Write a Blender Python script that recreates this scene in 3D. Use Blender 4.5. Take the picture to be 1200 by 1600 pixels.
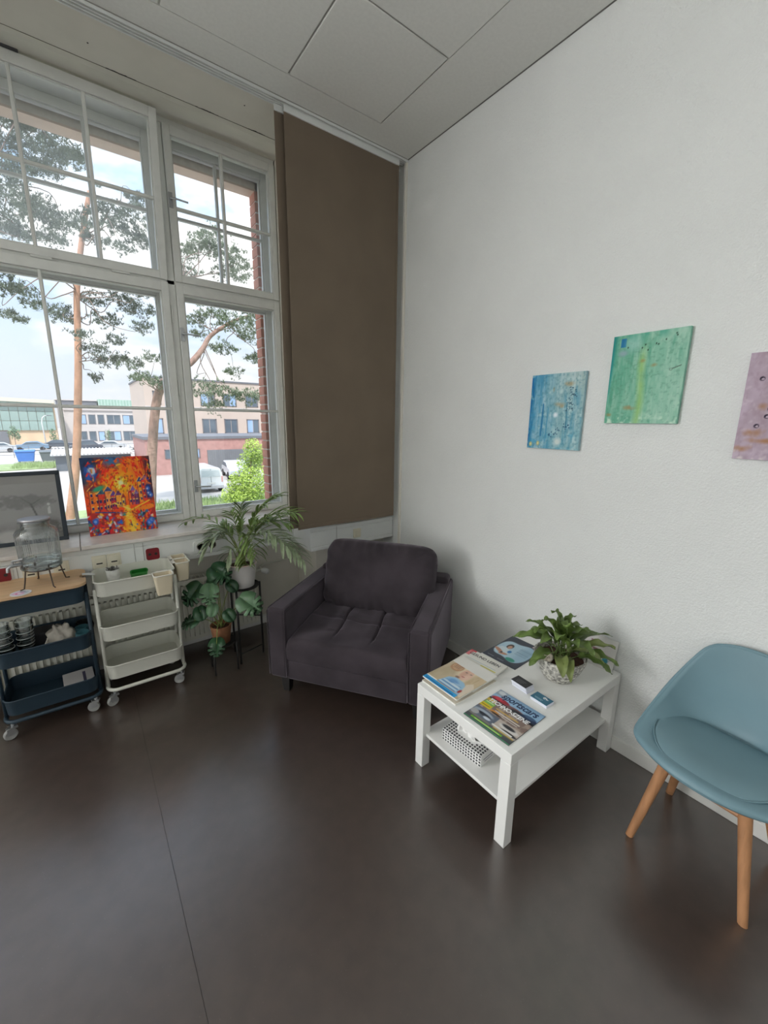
import bpy, bmesh, math, random
import numpy as np
from mathutils import Vector, Matrix, noise as mnoise

for o in list(bpy.data.objects):
    bpy.data.objects.remove(o)
S = bpy.context.scene
COL = S.collection

# ------------------------------------------------------------------ camera
YAW, PITCH, ROLL, FPX = 0.6395, -0.2169, 0.0110, 641.1
Fv = Vector((math.sin(YAW)*math.cos(PITCH), math.cos(YAW)*math.cos(PITCH), math.sin(PITCH)))
R0 = Vector((math.cos(YAW), -math.sin(YAW), 0)); U0 = R0.cross(Fv)
Rv = R0*math.cos(ROLL)+U0*math.sin(ROLL); Uv = -R0*math.sin(ROLL)+U0*math.cos(ROLL)
cam = bpy.data.cameras.new('camera'); cam.sensor_fit = 'VERTICAL'; cam.sensor_height = 36
cam.lens = FPX*36/1600; cam.clip_start = 0.02; cam.clip_end = 1000
camo = bpy.data.objects.new('camera', cam); COL.objects.link(camo)
M = Matrix((Rv, Uv, -Fv)).transposed().to_4x4(); M.translation = (0, 0, 1.7)
camo.matrix_world = M
S.camera = camo

# ------------------------------------------------------------------ world / light / exposure
SKY = 0.9
W = bpy.data.worlds.new('sky'); S.world = W; W.use_nodes = True
nt = W.node_tree; nt.nodes.clear()
def N(t, **k):
    n = nt.nodes.new(t)
    for a, b in k.items(): setattr(n, a, b)
    return n
tc = N('ShaderNodeTexCoord'); sep = N('ShaderNodeSeparateXYZ'); nt.links.new(tc.outputs['Generated'], sep.inputs[0])
mp = N('ShaderNodeMapping'); mp.inputs['Scale'].default_value = (1.0, 1.0, 2.4); mp.inputs['Location'].default_value = (0.35, 0.1, 0.55)
nt.links.new(tc.outputs['Generated'], mp.inputs[0])
ns = N('ShaderNodeTexNoise'); ns.inputs['Scale'].default_value = 2.6; ns.inputs['Detail'].default_value = 9; ns.inputs['Roughness'].default_value = .56
nt.links.new(mp.outputs[0], ns.inputs['Vector'])
rp = N('ShaderNodeValToRGB'); rp.color_ramp.elements[0].position = .45; rp.color_ramp.elements[1].position = .60
rp.color_ramp.elements[0].color = (0, 0, 0, 1); rp.color_ramp.elements[1].color = (1, 1, 1, 1)
nt.links.new(ns.outputs['Fac'], rp.inputs[0])
gr = N('ShaderNodeValToRGB')
gr.color_ramp.elements[0].position = 0.0; gr.color_ramp.elements[0].color = (.86, .90, .95, 1)
gr.color_ramp.elements[1].position = .30; gr.color_ramp.elements[1].color = (.40, .59, .84, 1)
nt.links.new(sep.outputs['Z'], gr.inputs[0])
mx = N('ShaderNodeMixRGB'); mx.inputs[2].default_value = (1.0, 1.0, 1.0, 1)
nt.links.new(rp.outputs[0], mx.inputs[0]); nt.links.new(gr.outputs[0], mx.inputs[1])
# overcast-type luminance: three times brighter overhead than at the horizon
mm = N('ShaderNodeMath', operation='MULTIPLY_ADD'); mm.inputs[1].default_value = 2.0*SKY; mm.inputs[2].default_value = SKY; mm.use_clamp = False
mz = N('ShaderNodeMath', operation='MAXIMUM'); mz.inputs[1].default_value = 0.0
nt.links.new(sep.outputs['Z'], mz.inputs[0]); nt.links.new(mz.outputs[0], mm.inputs[0])
bg = N('ShaderNodeBackground'); nt.links.new(mm.outputs[0], bg.inputs[1])
nt.links.new(mx.outputs[0], bg.inputs[0])
wo = N('ShaderNodeOutputWorld'); nt.links.new(bg.outputs[0], wo.inputs[0])

def area(name, loc, rot, sx, sy, power, col=(1, 1, 1)):
    l = bpy.data.lights.new(name, 'AREA'); l.shape = 'RECTANGLE'; l.size = sx; l.size_y = sy; l.energy = power; l.color = col
    o = bpy.data.objects.new(name, l); COL.objects.link(o); o.location = loc; o.rotation_euler = rot
    return o
# added fill lamp brightening the room, standing in the unseen second window's niche
wd = area('room_fill_light', (-3.5, 3.05, 1.92), (0, 0, 0), 2.9, 1.95, 280, (.985, .99, 1.0))
wd.rotation_euler = Vector((0, -.975, -.22)).to_track_quat('-Z', 'Y').to_euler()
# sun high behind the building: lights the far facades and trees, never enters the room
sl_ = bpy.data.lights.new('sun', 'SUN'); sl_.energy = 3.6; sl_.angle = math.radians(4); sl_.color = (1, .95, .88)
slo = bpy.data.objects.new('sun', sl_); COL.objects.link(slo); slo.rotation_euler = (math.radians(34), 0, math.radians(-28))
# sampling guide for the sky light that comes through the window in view
pt = area('window_portal', (-0.055, 3.74, 2.25), (math.radians(-90), 0, 0), 2.95, 2.65, 1)
pt.data.cycles.is_portal = True

vs = S.view_settings
vs.view_transform = 'Standard'; vs.look = 'None'; vs.exposure = 0.22; vs.gamma = 1.0; vs.use_curve_mapping = False
S.display_settings.display_device = 'sRGB'
S.cycles.use_denoising = True
S.cycles.max_bounces = 10; S.cycles.diffuse_bounces = 6; S.cycles.glossy_bounces = 4
S.cycles.transmission_bounces = 8; S.cycles.transparent_max_bounces = 24
S.cycles.sample_clamp_indirect = 6.0
S.cycles.caustics_reflective = False; S.cycles.caustics_refractive = False

# ------------------------------------------------------------------ helpers
PI = math.pi
def lin(c):
    c = np.asarray(c, float)
    return np.where(c <= .04045, c/12.92, ((c+.055)/1.055)**2.4)
def rgb(r, g, b):
    l = lin(np.array([r, g, b])/255.0); return (float(l[0]), float(l[1]), float(l[2]), 1.0)

MATS = {}
def mat(name, col, rough=.5, var=.06, vs_=8.0, bump=0.0, bs=120.0, bd=.002, metal=0.0, spec=.5, sheen=0.0, coat=0.0, coatr=.15,
        col2=None, stretch=(1, 1, 1), detail=3.0, sheenc=(1, 1, 1, 1)):
    if name in MATS: return MATS[name]
    m = bpy.data.materials.new(name); m.use_nodes = True; t = m.node_tree
    b = t.nodes['Principled BSDF']
    tcn = t.nodes.new('ShaderNodeTexCoord'); mpn = t.nodes.new('ShaderNodeMapping'); mpn.inputs['Scale'].default_value = stretch
    t.links.new(tcn.outputs['Object'], mpn.inputs[0])
    n = t.nodes.new('ShaderNodeTexNoise'); n.inputs['Scale'].default_value = vs_; n.inputs['Detail'].default_value = detail
    t.links.new(mpn.outputs[0], n.inputs['Vector'])
    r = t.nodes.new('ShaderNodeValToRGB')
    c1 = tuple(max(0, x*(1-var)) for x in col[:3])+(1,)
    c2 = tuple(min(1, x*(1+var)) for x in (col2 or col)[:3])+(1,)
    r.color_ramp.elements[0].position = .35; r.color_ramp.elements[1].position = .65
    r.color_ramp.elements[0].color = c1; r.color_ramp.elements[1].color = c2
    t.links.new(n.outputs['Fac'], r.inputs[0]); t.links.new(r.outputs[0], b.inputs['Base Color'])
    b.inputs['Roughness'].default_value = rough; b.inputs['Metallic'].default_value = metal
    b.inputs['Specular IOR Level'].default_value = spec
    if sheen:
        b.inputs['Sheen Weight'].default_value = sheen; b.inputs['Sheen Roughness'].default_value = .4; b.inputs['Sheen Tint'].default_value = sheenc
    if coat: b.inputs['Coat Weight'].default_value = coat; b.inputs['Coat Roughness'].default_value = coatr
    if bump:
        n2 = t.nodes.new('ShaderNodeTexNoise'); n2.inputs['Scale'].default_value = bs; n2.inputs['Detail'].default_value = 4
        t.links.new(tcn.outputs['Object'], n2.inputs['Vector'])
        bp = t.nodes.new('ShaderNodeBump'); bp.inputs['Strength'].default_value = bump; bp.inputs['Distance'].default_value = bd
        t.links.new(n2.outputs['Fac'], bp.inputs['Height']); t.links.new(bp.outputs[0], b.inputs['Normal'])
    MATS[name] = m
    return m
def mat_vcol(name, rough=.6, spec=.4, bump=0, bs=300):
    if name in MATS: return MATS[name]
    m = bpy.data.materials.new(name); m.use_nodes = True; t = m.node_tree; b = t.nodes['Principled BSDF']
    a = t.nodes.new('ShaderNodeAttribute'); a.attribute_name = 'Col'
    t.links.new(a.outputs['Color'], b.inputs['Base Color']); b.inputs['Roughness'].default_value = rough; b.inputs['Specular IOR Level'].default_value = spec
    if bump:
        tcn = t.nodes.new('ShaderNodeTexCoord')
        n2 = t.nodes.new('ShaderNodeTexNoise'); n2.inputs['Scale'].default_value = bs
        t.links.new(tcn.outputs['Object'], n2.inputs['Vector'])
        bp = t.nodes.new('ShaderNodeBump'); bp.inputs['Strength'].default_value = bump; bp.inputs['Distance'].default_value = .001
        t.links.new(n2.outputs['Fac'], bp.inputs['Height']); t.links.new(bp.outputs[0], b.inputs['Normal'])
    MATS[name] = m; return m
def mat_glass(name, tint=(1, 1, 1, 1), refl=.07, haze=0.0, rough=0.0):
    """thin pane: mostly see-through, a little mirror, optional white haze imitating glare"""
    if name in MATS: return MATS[name]
    m = bpy.data.materials.new(name); m.use_nodes = True; t = m.node_tree; t.nodes.remove(t.nodes['Principled BSDF'])
    out = t.nodes['Material Output']
    tr = t.nodes.new('ShaderNodeBsdfTransparent'); tr.inputs[0].default_value = tint
    gl = t.nodes.new('ShaderNodeBsdfGlossy'); gl.inputs['Roughness'].default_value = rough
    fr = t.nodes.new('ShaderNodeFresnel'); fr.inputs[0].default_value = 1.3
    mul = t.nodes.new('ShaderNodeMath'); mul.operation = 'MULTIPLY_ADD'; mul.inputs[1].default_value = .6; mul.inputs[2].default_value = refl*.4
    t.links.new(fr.outputs[0], mul.inputs[0])
    mx_ = t.nodes.new('ShaderNodeMixShader'); t.links.new(mul.outputs[0], mx_.inputs[0])
    t.links.new(tr.outputs[0], mx_.inputs[1]); t.links.new(gl.outputs[0], mx_.inputs[2])
    last = mx_
    if haze:
        tl = t.nodes.new('ShaderNodeBsdfTranslucent'); tl.inputs[0].default_value = (.9, .93, .95, 1)
        ng = t.nodes.new('ShaderNodeTexNoise'); ng.inputs['Scale'].default_value = 3.0
        mh = t.nodes.new('ShaderNodeMath'); mh.operation = 'MULTIPLY'; mh.inputs[1].default_value = haze*2
        t.links.new(ng.outputs['Fac'], mh.inputs[0])
        m2 = t.nodes.new('ShaderNodeMixShader'); t.links.new(mh.outputs[0], m2.inputs[0])
        t.links.new(mx_.outputs[0], m2.inputs[1]); t.links.new(tl.outputs[0], m2.inputs[2]); last = m2
    t.links.new(last.outputs[0], out.inputs[0])
    MATS[name] = m; return m

class MB:
    def __init__(s): s.v = []; s.f = []
    def add(s, vs, fs):
        b = len(s.v); s.v += [tuple(p) for p in vs]; s.f += [tuple(i+b for i in f) for f in fs]; return s
    def box(s, x0, x1, y0, y1, z0, z1):
        return s.add([(x0,y0,z0),(x1,y0,z0),(x1,y1,z0),(x0,y1,z0),(x0,y0,z1),(x1,y0,z1),(x1,y1,z1),(x0,y1,z1)],
                     [(0,3,2,1),(4,5,6,7),(0,1,5,4),(1,2,6,5),(2,3,7,6),(3,0,4,7)])
    def hexa(s, a, b):   # two quads, bottom a (ccw from above) and top b
        return s.add(list(a)+list(b), [(0,3,2,1),(4,5,6,7),(0,1,5,4),(1,2,6,5),(2,3,7,6),(3,0,4,7)])
    def prism(s, poly, a, b, axis='z'):
        n = len(poly)
        def P(p, k):
            return {'z': (p[0], p[1], k), 'y': (p[0], k, p[1]), 'x': (k, p[0], p[1])}[axis]
        vs = [P(p, a) for p in poly]+[P(p, b) for p in poly]
        fs = [tuple(range(n-1, -1, -1)), tuple(range(n, 2*n))]+[(i, (i+1) % n, n+(i+1) % n, n+i) for i in range(n)]
        return s.add(vs, fs)
    def lathe(s, prof, n=24, c=(0, 0, 0), cap0=True, cap1=True):
        vs = []; fs = []
        for r, z in prof:
            for i in range(n):
                a = 2*PI*i/n; vs.append((c[0]+r*math.cos(a), c[1]+r*math.sin(a), c[2]+z))
        for k in range(len(prof)-1):
            for i in range(n):
                j = (i+1) % n; fs.append((k*n+i, k*n+j, (k+1)*n+j, (k+1)*n+i))
        if cap0: fs.append(tuple(range(n-1, -1, -1)))
        if cap1: m_ = (len(prof)-1)*n; fs.append(tuple(range(m_, m_+n)))
        return s.add(vs, fs)
    def tube(s, pts, r, n=8, closed=False, caps=True):
        pts = [Vector(p) for p in pts]; m_ = len(pts)
        rs = r if isinstance(r, (list, tuple)) else [r]*m_
        tang = []
        for i in range(m_):
            if closed: d = pts[(i+1) % m_]-pts[i-1]
            else: d = pts[min(i+1, m_-1)]-pts[max(i-1, 0)]
            tang.append(d.normalized() if d.length > 1e-9 else Vector((0, 0, 1)))
        up = Vector((0, 0, 1)) if abs(tang[0].z) < .9 else Vector((1, 0, 0))
        nrm = (up-tang[0]*up.dot(tang[0])).normalized()
        vs = []
        for i in range(m_):
            nrm = (nrm-tang[i]*nrm.dot(tang[i]))
            nrm = nrm.normalized() if nrm.length > 1e-6 else tang[i].orthogonal().normalized()
            bn = tang[i].cross(nrm)
            for k in range(n):
                a = 2*PI*k/n; vs.append(pts[i]+nrm*(rs[i]*math.cos(a))+bn*(rs[i]*math.sin(a)))
        fs = []
        for i in range(m_ if closed else m_-1):
            i2 = (i+1) % m_
            for k in range(n):
                k2 = (k+1) % n; fs.append((i*n+k, i*n+k2, i2*n+k2, i2*n+k))
        if caps and not closed:
            fs.append(tuple(range(n-1, -1, -1))); fs.append(tuple(range((m_-1)*n, m_*n)))
        return s.add(vs, fs)
    def grid(s, fn, nu, nv, flip=False):
        vs = [fn(i/(nu-1), j/(nv-1)) for j in range(nv) for i in range(nu)]
        fs = []
        for j in range(nv-1):
            for i in range(nu-1):
                q = (j*nu+i, j*nu+i+1, (j+1)*nu+i+1, (j+1)*nu+i); fs.append(q[::-1] if flip else q)
        return s.add(vs, fs)
    def ball(s, c, r, nu=16, nv=10, sc=(1, 1, 1)):
        prof = []
        vs = [(c[0], c[1], c[2]-r*sc[2])]; fs = []
        for j in range(1, nv):
            t = PI*j/nv-PI/2
            for i in range(nu):
                a = 2*PI*i/nu; vs.append((c[0]+r*sc[0]*math.cos(t)*math.cos(a), c[1]+r*sc[1]*math.cos(t)*math.sin(a), c[2]+r*sc[2]*math.sin(t)))
        vs.append((c[0], c[1], c[2]+r*sc[2])); L = len(vs)-1
        for i in range(nu):
            k = (i+1) % nu
            fs.append((0, 1+k, 1+i)); fs.append((L, L-nu+i, L-nu+k))
            for j in range(nv-2): fs.append((1+j*nu+i, 1+j*nu+k, 1+(j+1)*nu+k, 1+(j+1)*nu+i))
        return s.add(vs, fs)

def obj(name, mb, m, parent=None, smooth=False, bevel=0, seg=2, sub=0, loc=None, rot=None, fixn=True):
    me = bpy.data.meshes.new(name); me.from_pydata(mb.v, [], mb.f); me.update()
    if fixn and len(mb.f) < 4000:
        bm = bmesh.new(); bm.from_mesh(me); bmesh.ops.recalc_face_normals(bm, faces=bm.faces); bm.to_mesh(me); bm.free()
    if m: me.materials.append(m)
    if smooth:
        me.polygons.foreach_set('use_smooth', [True]*len(me.polygons))
        if smooth != 'all':
            me.set_sharp_from_angle(angle=math.radians(40 if smooth is True else smooth))
    o = bpy.data.objects.new(name, me); COL.objects.link(o)
    if parent: o.parent = parent
    if loc: o.location = loc
    if rot: o.rotation_euler = rot
    if bevel:
        b = o.modifiers.new('bevel', 'BEVEL'); b.width = bevel; b.segments = seg; b.limit_method = 'ANGLE'; b.angle_limit = math.radians(40)
        me.polygons.foreach_set('use_smooth', [True]*len(me.polygons)); me.set_sharp_from_angle(angle=math.radians(60))
        b.harden_normals = False
    if sub:
        b = o.modifiers.new('sub', 'SUBSURF'); b.levels = sub; b.render_levels = sub
    return o
def tag(o, label=None, cat=None, group=None, kind=None):
    if label: o['label'] = label
    if cat: o['category'] = cat
    if group: o['group'] = group
    if kind: o['kind'] = kind
    return o
def thing(name, label, cat, loc=(0, 0, 0), rz=0, group=None):
    o = bpy.data.objects.new(name, None); COL.objects.link(o); o.empty_display_size = .05
    o.location = loc; o.rotation_euler = (0, 0, rz); tag(o, label, cat, group); return o
def empty(name, parent=None, loc=(0, 0, 0), kind=None):
    o = bpy.data.objects.new(name, None); COL.objects.link(o); o.empty_display_size = .05; o.location = loc
    if parent: o.parent = parent
    if kind: o['kind'] = kind
    return o
def dup(root, loc=None, rz=None, label=None, group=None):
    def cp(o, par):
        c = o.copy(); COL.objects.link(c); c.parent = par
        for ch in list(o.children): cp(ch, c)
        return c
    r = cp(root, root.parent)
    if loc: r.location = loc
    if rz is not None: r.rotation_euler = (0, 0, rz)
    if label: r['label'] = label
    if group: r['group'] = group
    return r
def shared(name, src, parent, loc=(0, 0, 0), rot=None, scale=None):
    o = bpy.data.objects.new(name, src.data); COL.objects.link(o); o.parent = parent; o.location = loc
    if rot: o.rotation_euler = rot
    if scale: o.scale = scale
    return o
def rrect(w, d, r, n=6, cx=0, cy=0):
    p = []
    for (sx, sy, a0) in ((1, 1, 0), (-1, 1, 90), (-1, -1, 180), (1, -1, 270)):
        for k in range(n+1):
            a = math.radians(a0+90*k/n); p.append((cx+sx*(w/2-r)+r*math.cos(a), cy+sy*(d/2-r)+r*math.sin(a)))
    return p
def lettering(name, body, m, parent, size, loc, rot, shear=0, bold=0, align='LEFT', sx=1.0, label=None):
    c = bpy.data.curves.new(name, 'FONT'); c.body = body; c.size = size; c.shear = shear; c.offset = bold; c.align_x = align
    c.extrude = .00005; c.resolution_u = 3
    tmp = bpy.data.objects.new(name, c)
    me = bpy.data.meshes.new_from_object(tmp); bpy.data.objects.remove(tmp)
    me.materials.clear(); me.materials.append(m)
    o = bpy.data.objects.new(name, me); COL.objects.link(o); o.parent = parent; o.location = loc; o.rotation_euler = rot; o.scale = (sx, 1, 1)
    if label: o['label'] = label
    return o

# a small painter: fills a colour array that becomes the vertex colours of a print or canvas
class Paint:
    def __init__(s, w, h, base, seed=0):
        s.w, s.h = w, h; s.a = np.zeros((h, w, 3)); s.a[:] = np.array(base)/255.; s.rs = np.random.RandomState(seed)
        s.X, s.Y = np.meshgrid(np.linspace(0, 1, w), np.linspace(0, 1, h))   # Y up
    def noise(s, fx, fy, oct=3):
        out = np.zeros((s.h, s.w)); amp = 1; tot = 0
        for o in range(oct):
            gx, gy = max(2, int(fx*2**o)+2), max(2, int(fy*2**o)+2)
            g = s.rs.rand(gy, gx); xs = s.X*(gx-1.001); ys = s.Y*(gy-1.001)
            xi = xs.astype(int); yi = ys.astype(int); xf = xs-xi; yf = ys-yi
            xf = xf*xf*(3-2*xf); yf = yf*yf*(3-2*yf)
            out += amp*(g[yi, xi]*(1-xf)*(1-yf)+g[yi, xi+1]*xf*(1-yf)+g[yi+1, xi]*(1-xf)*yf+g[yi+1, xi+1]*xf*yf)
            tot += amp; amp *= .5
        return out/tot
    def mixm(s, m, col):
        m = np.clip(m, 0, 1)[..., None]; s.a = s.a*(1-m)+np.array(col)/255.*m; return s
    def ell(s, cx, cy, rx, ry, col, soft=.1, ang=0, k=1):
        ca, sa = math.cos(ang), math.sin(ang); dx = s.X-cx; dy = s.Y-cy
        d = np.hypot((dx*ca+dy*sa)/rx, (-dx*sa+dy*ca)/ry)
        return s.mixm(k*np.clip((1-d)/max(soft, 1e-3)+.5, 0, 1), col)
    def rect(s, x0, x1, y0, y1, col, k=1):
        return s.mixm(k*((s.X >= x0) & (s.X <= x1) & (s.Y >= y0) & (s.Y <= y1)), col)
    def poly(s, pts, col, k=1):
        m = np.zeros_like(s.X, bool); n = len(pts); j = n-1
        for i in range(n):
            xi, yi = pts[i]; xj, yj = pts[j]
            if yi != yj:
                c = ((yi > s.Y) != (yj > s.Y)) & (s.X < (xj-xi)*(s.Y-yi)/(yj-yi)+xi); m ^= c
            j = i
        return s.mixm(k*m, col)
    def line(s, x0, y0, x1, y1, wd, col, k=1):
        dx, dy = x1-x0, y1-y0; L = dx*dx+dy*dy+1e-9
        t = np.clip(((s.X-x0)*dx+(s.Y-y0)*dy)/L, 0, 1); d = np.hypot(s.X-x0-t*dx, s.Y-y0-t*dy)
        return s.mixm(k*np.clip((wd-d)/wd*2, 0, 1), col)
def print_plane(name, P, wid, hei, m, parent, fn=None, **kw):
    """grid sheet with the painting as colour attribute, in local x (0..wid), y (0..hei); fn maps (x,y)->point"""
    mb = MB(); mb.grid(lambda u, v: (fn(u*wid, v*hei) if fn else (u*wid, v*hei, 0)), P.w, P.h)
    o = obj(name, mb, m, parent, fixn=False, **kw)
    ca = o.data.color_attributes.new('Col', 'FLOAT_COLOR', 'POINT')
    arr = np.ones((P.h*P.w, 4)); arr[:, :3] = lin(np.clip(P.a, 0, 1)).reshape(-1, 3)
    ca.data.foreach_set('color', arr.ravel().astype(np.float32))
    return o
# ------------------------------------------------------------------ materials of the setting
WHITE_WALL = mat('woodchip_wall', rgb(226, 228, 226), .85, .015, 3, bump=.9, bs=130, bd=.005, spec=.2)
PLASTER = mat('white_plaster', rgb(226, 222, 212), .85, .03, 5, bump=.15, bs=40, bd=.003, spec=.2)
CEILM = mat('ceiling_board', rgb(232, 232, 228), .9, .02, 60, bump=.2, bs=350, bd=.001, spec=.15)
CEILG = mat('ceiling_grid', rgb(204, 203, 199), .7, .02)
FRAMEW = mat('white_window_paint', rgb(229, 230, 226), .42, .03, 14, bump=.06, bs=30, bd=.001)
SILLM = mat('sill_stone', rgb(226, 220, 214), .35, .05, 22, bump=.03, bs=60)
LINO = mat('linoleum', rgb(62, 50, 44), .42, .10, 14, bump=.05, bs=60, bd=.0006, spec=.6, detail=6, coat=1.0, coatr=.27)
LINO.node_tree.nodes['Principled BSDF'].inputs['Coat IOR'].default_value = 1.9
DARK = mat('dark_joint', rgb(30, 28, 27), .9, .1)
BASEB = mat('skirting_paint', rgb(224, 224, 220), .5, .02)
BRICK = mat('red_brick', rgb(190, 128, 108), .85, .18, 9, bump=.4, bs=90, bd=.003)
MORTAR = mat('mortar', rgb(214, 206, 194), .95, .08, 30, bump=.3, bs=120, bd=.002)
LINTELM = mat('lintel_render', rgb(214, 190, 172), .9, .06, 10)
PLASTICW = mat('white_plastic', rgb(228, 230, 228), .4, .015)
CREAM = mat('cream_plastic', rgb(222, 216, 196), .45, .02)
PANE = mat_glass('window_glass', refl=.05)
PANEH = mat_glass('glare_haze_glass', refl=.05, haze=.045)  # whitish haze mixed into the glass to imitate glare
STEEL = mat('brushed_steel', rgb(176, 178, 180), .32, .05, 40, metal=.9)
BLACKM = mat('black_metal', rgb(34, 33, 33), .5, .08)

# lino: speckle
_t = LINO.node_tree; _b = _t.nodes['Principled BSDF']
_src = _b.inputs['Base Color'].links[0].from_socket
_v = _t.nodes.new('ShaderNodeTexVoronoi'); _v.inputs['Scale'].default_value = 46
_tc = _t.nodes.new('ShaderNodeTexCoord'); _t.links.new(_tc.outputs['Object'], _v.inputs['Vector'])
_r = _t.nodes.new('ShaderNodeValToRGB'); _r.color_ramp.elements[0].position = .03; _r.color_ramp.elements[1].position = .07
_r.color_ramp.elements[0].color = (.16, .16, .16, 1); _r.color_ramp.elements[1].color = (0, 0, 0, 1)
_t.links.new(_v.outputs['Distance'], _r.inputs[0])
_m = _t.nodes.new('ShaderNodeMixRGB'); _m.inputs[2].default_value = rgb(150, 140, 130)
_t.links.new(_r.outputs[0], _m.inputs[0]); _t.links.new(_src, _m.inputs[1]); _t.links.new(_m.outputs[0], _b.inputs['Base Color'])

XL, XR, YB, ZC = -5.2, 2.12, -3.0, 3.50
YP, YW = 2.86, 3.38            # pier face, window plane
NX0, NX1 = -1.56, 1.45         # niche in view
# floor in sheets with a welded seam
fl = empty('floor', kind='structure')
obj('subfloor', MB().box(XL, XR, YB, 3.3, -.03, -.002), mat('seam_weld', rgb(44, 39, 37), .8), fl)

for a, b in ((XL, -1.894), (-1.893, .1055), (.1068, XR)):
    obj('linoleum_sheet', MB().box(a, b, YB, 3.28, -.0019, 0), LINO, fl)
# ceiling: tiles in a grid, plain border along the walls
ce = empty('ceiling', kind='structure')
obj('ceiling_base', MB().box(XL, XR, YB, 2.70, ZC+.0075, ZC+.06), CEILG, ce)
TX0, TY0, TP, TQ = 1.755, 2.435, .614, .588
nx, ny = 11, 9
gx0, gy0 = TX0-nx*TP, TY0-ny*TQ
obj('border_board', MB().box(TX0, XR, YB, 2.66, ZC, ZC+.0074).box(XL, TX0, TY0, 2.66, ZC, ZC+.02)
    .box(XL, gx0, YB, TY0, ZC, ZC+.0074).box(gx0, TX0, YB, gy0, ZC, ZC+.0074), CEILM, ce)
t0 = None
for i in range(nx):
    for j in range(ny):
        if t0 is None:
            t0 = obj('ceiling_tile', MB().box(.0055, TP-.0055, .0055, TQ-.0055, -.001, .0074), CEILM, ce, bevel=.004, seg=1)
            t0.location = (TX0-TP*(i+1), TY0-TQ*(j+1), ZC)
        else:
            s_ = shared('ceiling_tile', t0, ce, (TX0-TP*(i+1), TY0-TQ*(j+1), ZC))
obj('gap_shade_strip', MB().box(XR-.009, XR, YB, 2.66, ZC-.0006, ZC), mat('gap_shade_grey', rgb(120, 119, 115), .9), ce)  # flat grey strip painting the line of shade along the wall
# soffit board over the window niche
sf = obj('soffit_board', MB().box(XL, XR, 2.66, 2.982, ZC+.002, ZC+.03), PLASTER, ce)
# ragged cracks and screw heads in the soffit
crk = MB(); rr = random.Random(4)
for (x0, x1, wmax) in ((.36, .50, .0045), (.80, .93, .006), (1.10, 1.22, .005)):
    n = 14
    pts = [(x0+(x1-x0)*k/n, 2.981+rr.uniform(-.003, .002)) for k in range(n+1)]
    wd = [wmax*math.sin(PI*k/n)**2*rr.uniform(.4, 1)+.0015 for k in range(n+1)]
    for k in range(n):
        crk.add([(pts[k][0], pts[k][1]-wd[k], ZC+.0012), (pts[k+1][0], pts[k+1][1]-wd[k+1], ZC+.0012), (pts[k+1][0], pts[k+1][1]+.004, ZC+.0012), (pts[k][0], pts[k][1]+.004, ZC+.0012)], [(0, 1, 2, 3)])
obj('plaster_crack', crk, DARK, ce)
obj('plaster_joint', MB().box(NX0, NX1, 2.9815, 2.9845, ZC+.0008, ZC+.004), mat('joint_shadow', rgb(112, 104, 94), .9), ce)
for sx, sy in ((.28, 2.86), (1.03, 2.80)):
    obj('screw_head', MB().lathe([(.004, 0), (.004, -.001)], 8, (sx, sy, ZC+.002)), DARK, ce)

# walls
wr = tag(obj('wall_right', MB().box(XR, XR+.2, YB, 3.9, 0, 3.9), WHITE_WALL), kind='structure')
wl = tag(obj('wall_left', MB().box(XL-.2, XL, YB, 3.9, 0, 3.9), WHITE_WALL), kind='structure')
wb = tag(obj('wall_back', MB().box(XL-.2, XR+.2, YB-.2, YB, 0, 3.9), WHITE_WALL), kind='structure')
N2a, N2b = -5.0, -2.0
ww = MB()
ww.box(NX1, XR, YP, 3.6, 0, 3.9).box(N2b, NX0, YP, 3.6, 0, 3.9).box(XL, N2a, YP, 3.6, 0, 3.9)
for a, b in ((NX0, NX1), (N2a, N2b)):
    ww.box(a, b, 3.21, 3.6, 0, .915)
    ww.prism([(2.985, ZC+.010), (3.05, ZC+.016), (3.36, 3.605), (3.6, 3.605), (3.6, 3.9), (2.985, 3.9)], a, b, 'x')
obj_ww = tag(obj('wall_window', ww, PLASTER), kind='structure')
tag(obj('trim_1', MB().box(2.106, 2.122, 2.612, 2.636, 0, 3.495), PLASTER, None, bevel=.003), kind='structure')
# skirting
bbm = MB().box(2.112, 2.122, YB, 2.86, 0, .075)
tag(obj('baseboard_right', bbm, BASEB, bevel=.003), kind='structure')
tag(obj('baseboard_window', MB().box(NX0, NX1, 3.198, 3.212, 0, .075).box(NX1-.002, XR, 2.848, 2.862, 0, .075).box(1.438, 1.452, 2.85, 3.21, 0, .075), BASEB, bevel=.003), kind='structure')

# outer brick facade around the window
fac = empty('wall_facade', kind='structure')
obj('mortar_bed', MB().box(1.372, 2.4, 3.602, 3.71, -3.3, 4.4).box(-2.05, -1.482, 3.602, 3.71, -3.3, 4.4)
    .box(-1.482, 1.372, 3.602, 3.71, -3.3, .90).box(-2.4, 2.4, 3.602, 3.71, 3.47, 4.4).box(-5.2, -5.0, 3.602, 3.71, -3.3, 4.4).box(-5.0, -2.05, 3.602, 3.71, -3.3, .9).box(-5.2, -2.4, 3.602, 3.71, 3.47, 4.4), MORTAR, fac)
b0 = None
for k in range(33):
    zz = .905+k*.078
    for xx in (1.365, -1.715):
        if b0 is None:
            b0 = obj('brick', MB().box(0, .24, 0, .115, 0, .066), BRICK, fac, bevel=.004, seg=1); b0.location = (xx, 3.6, zz)
        else: shared('brick', b0, fac, (xx, 3.6, zz))
obj('lintel_soffit', MB().box(-1.482, 1.372, 3.6, 3.716, 3.462, 3.475), LINTELM, fac)
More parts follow.
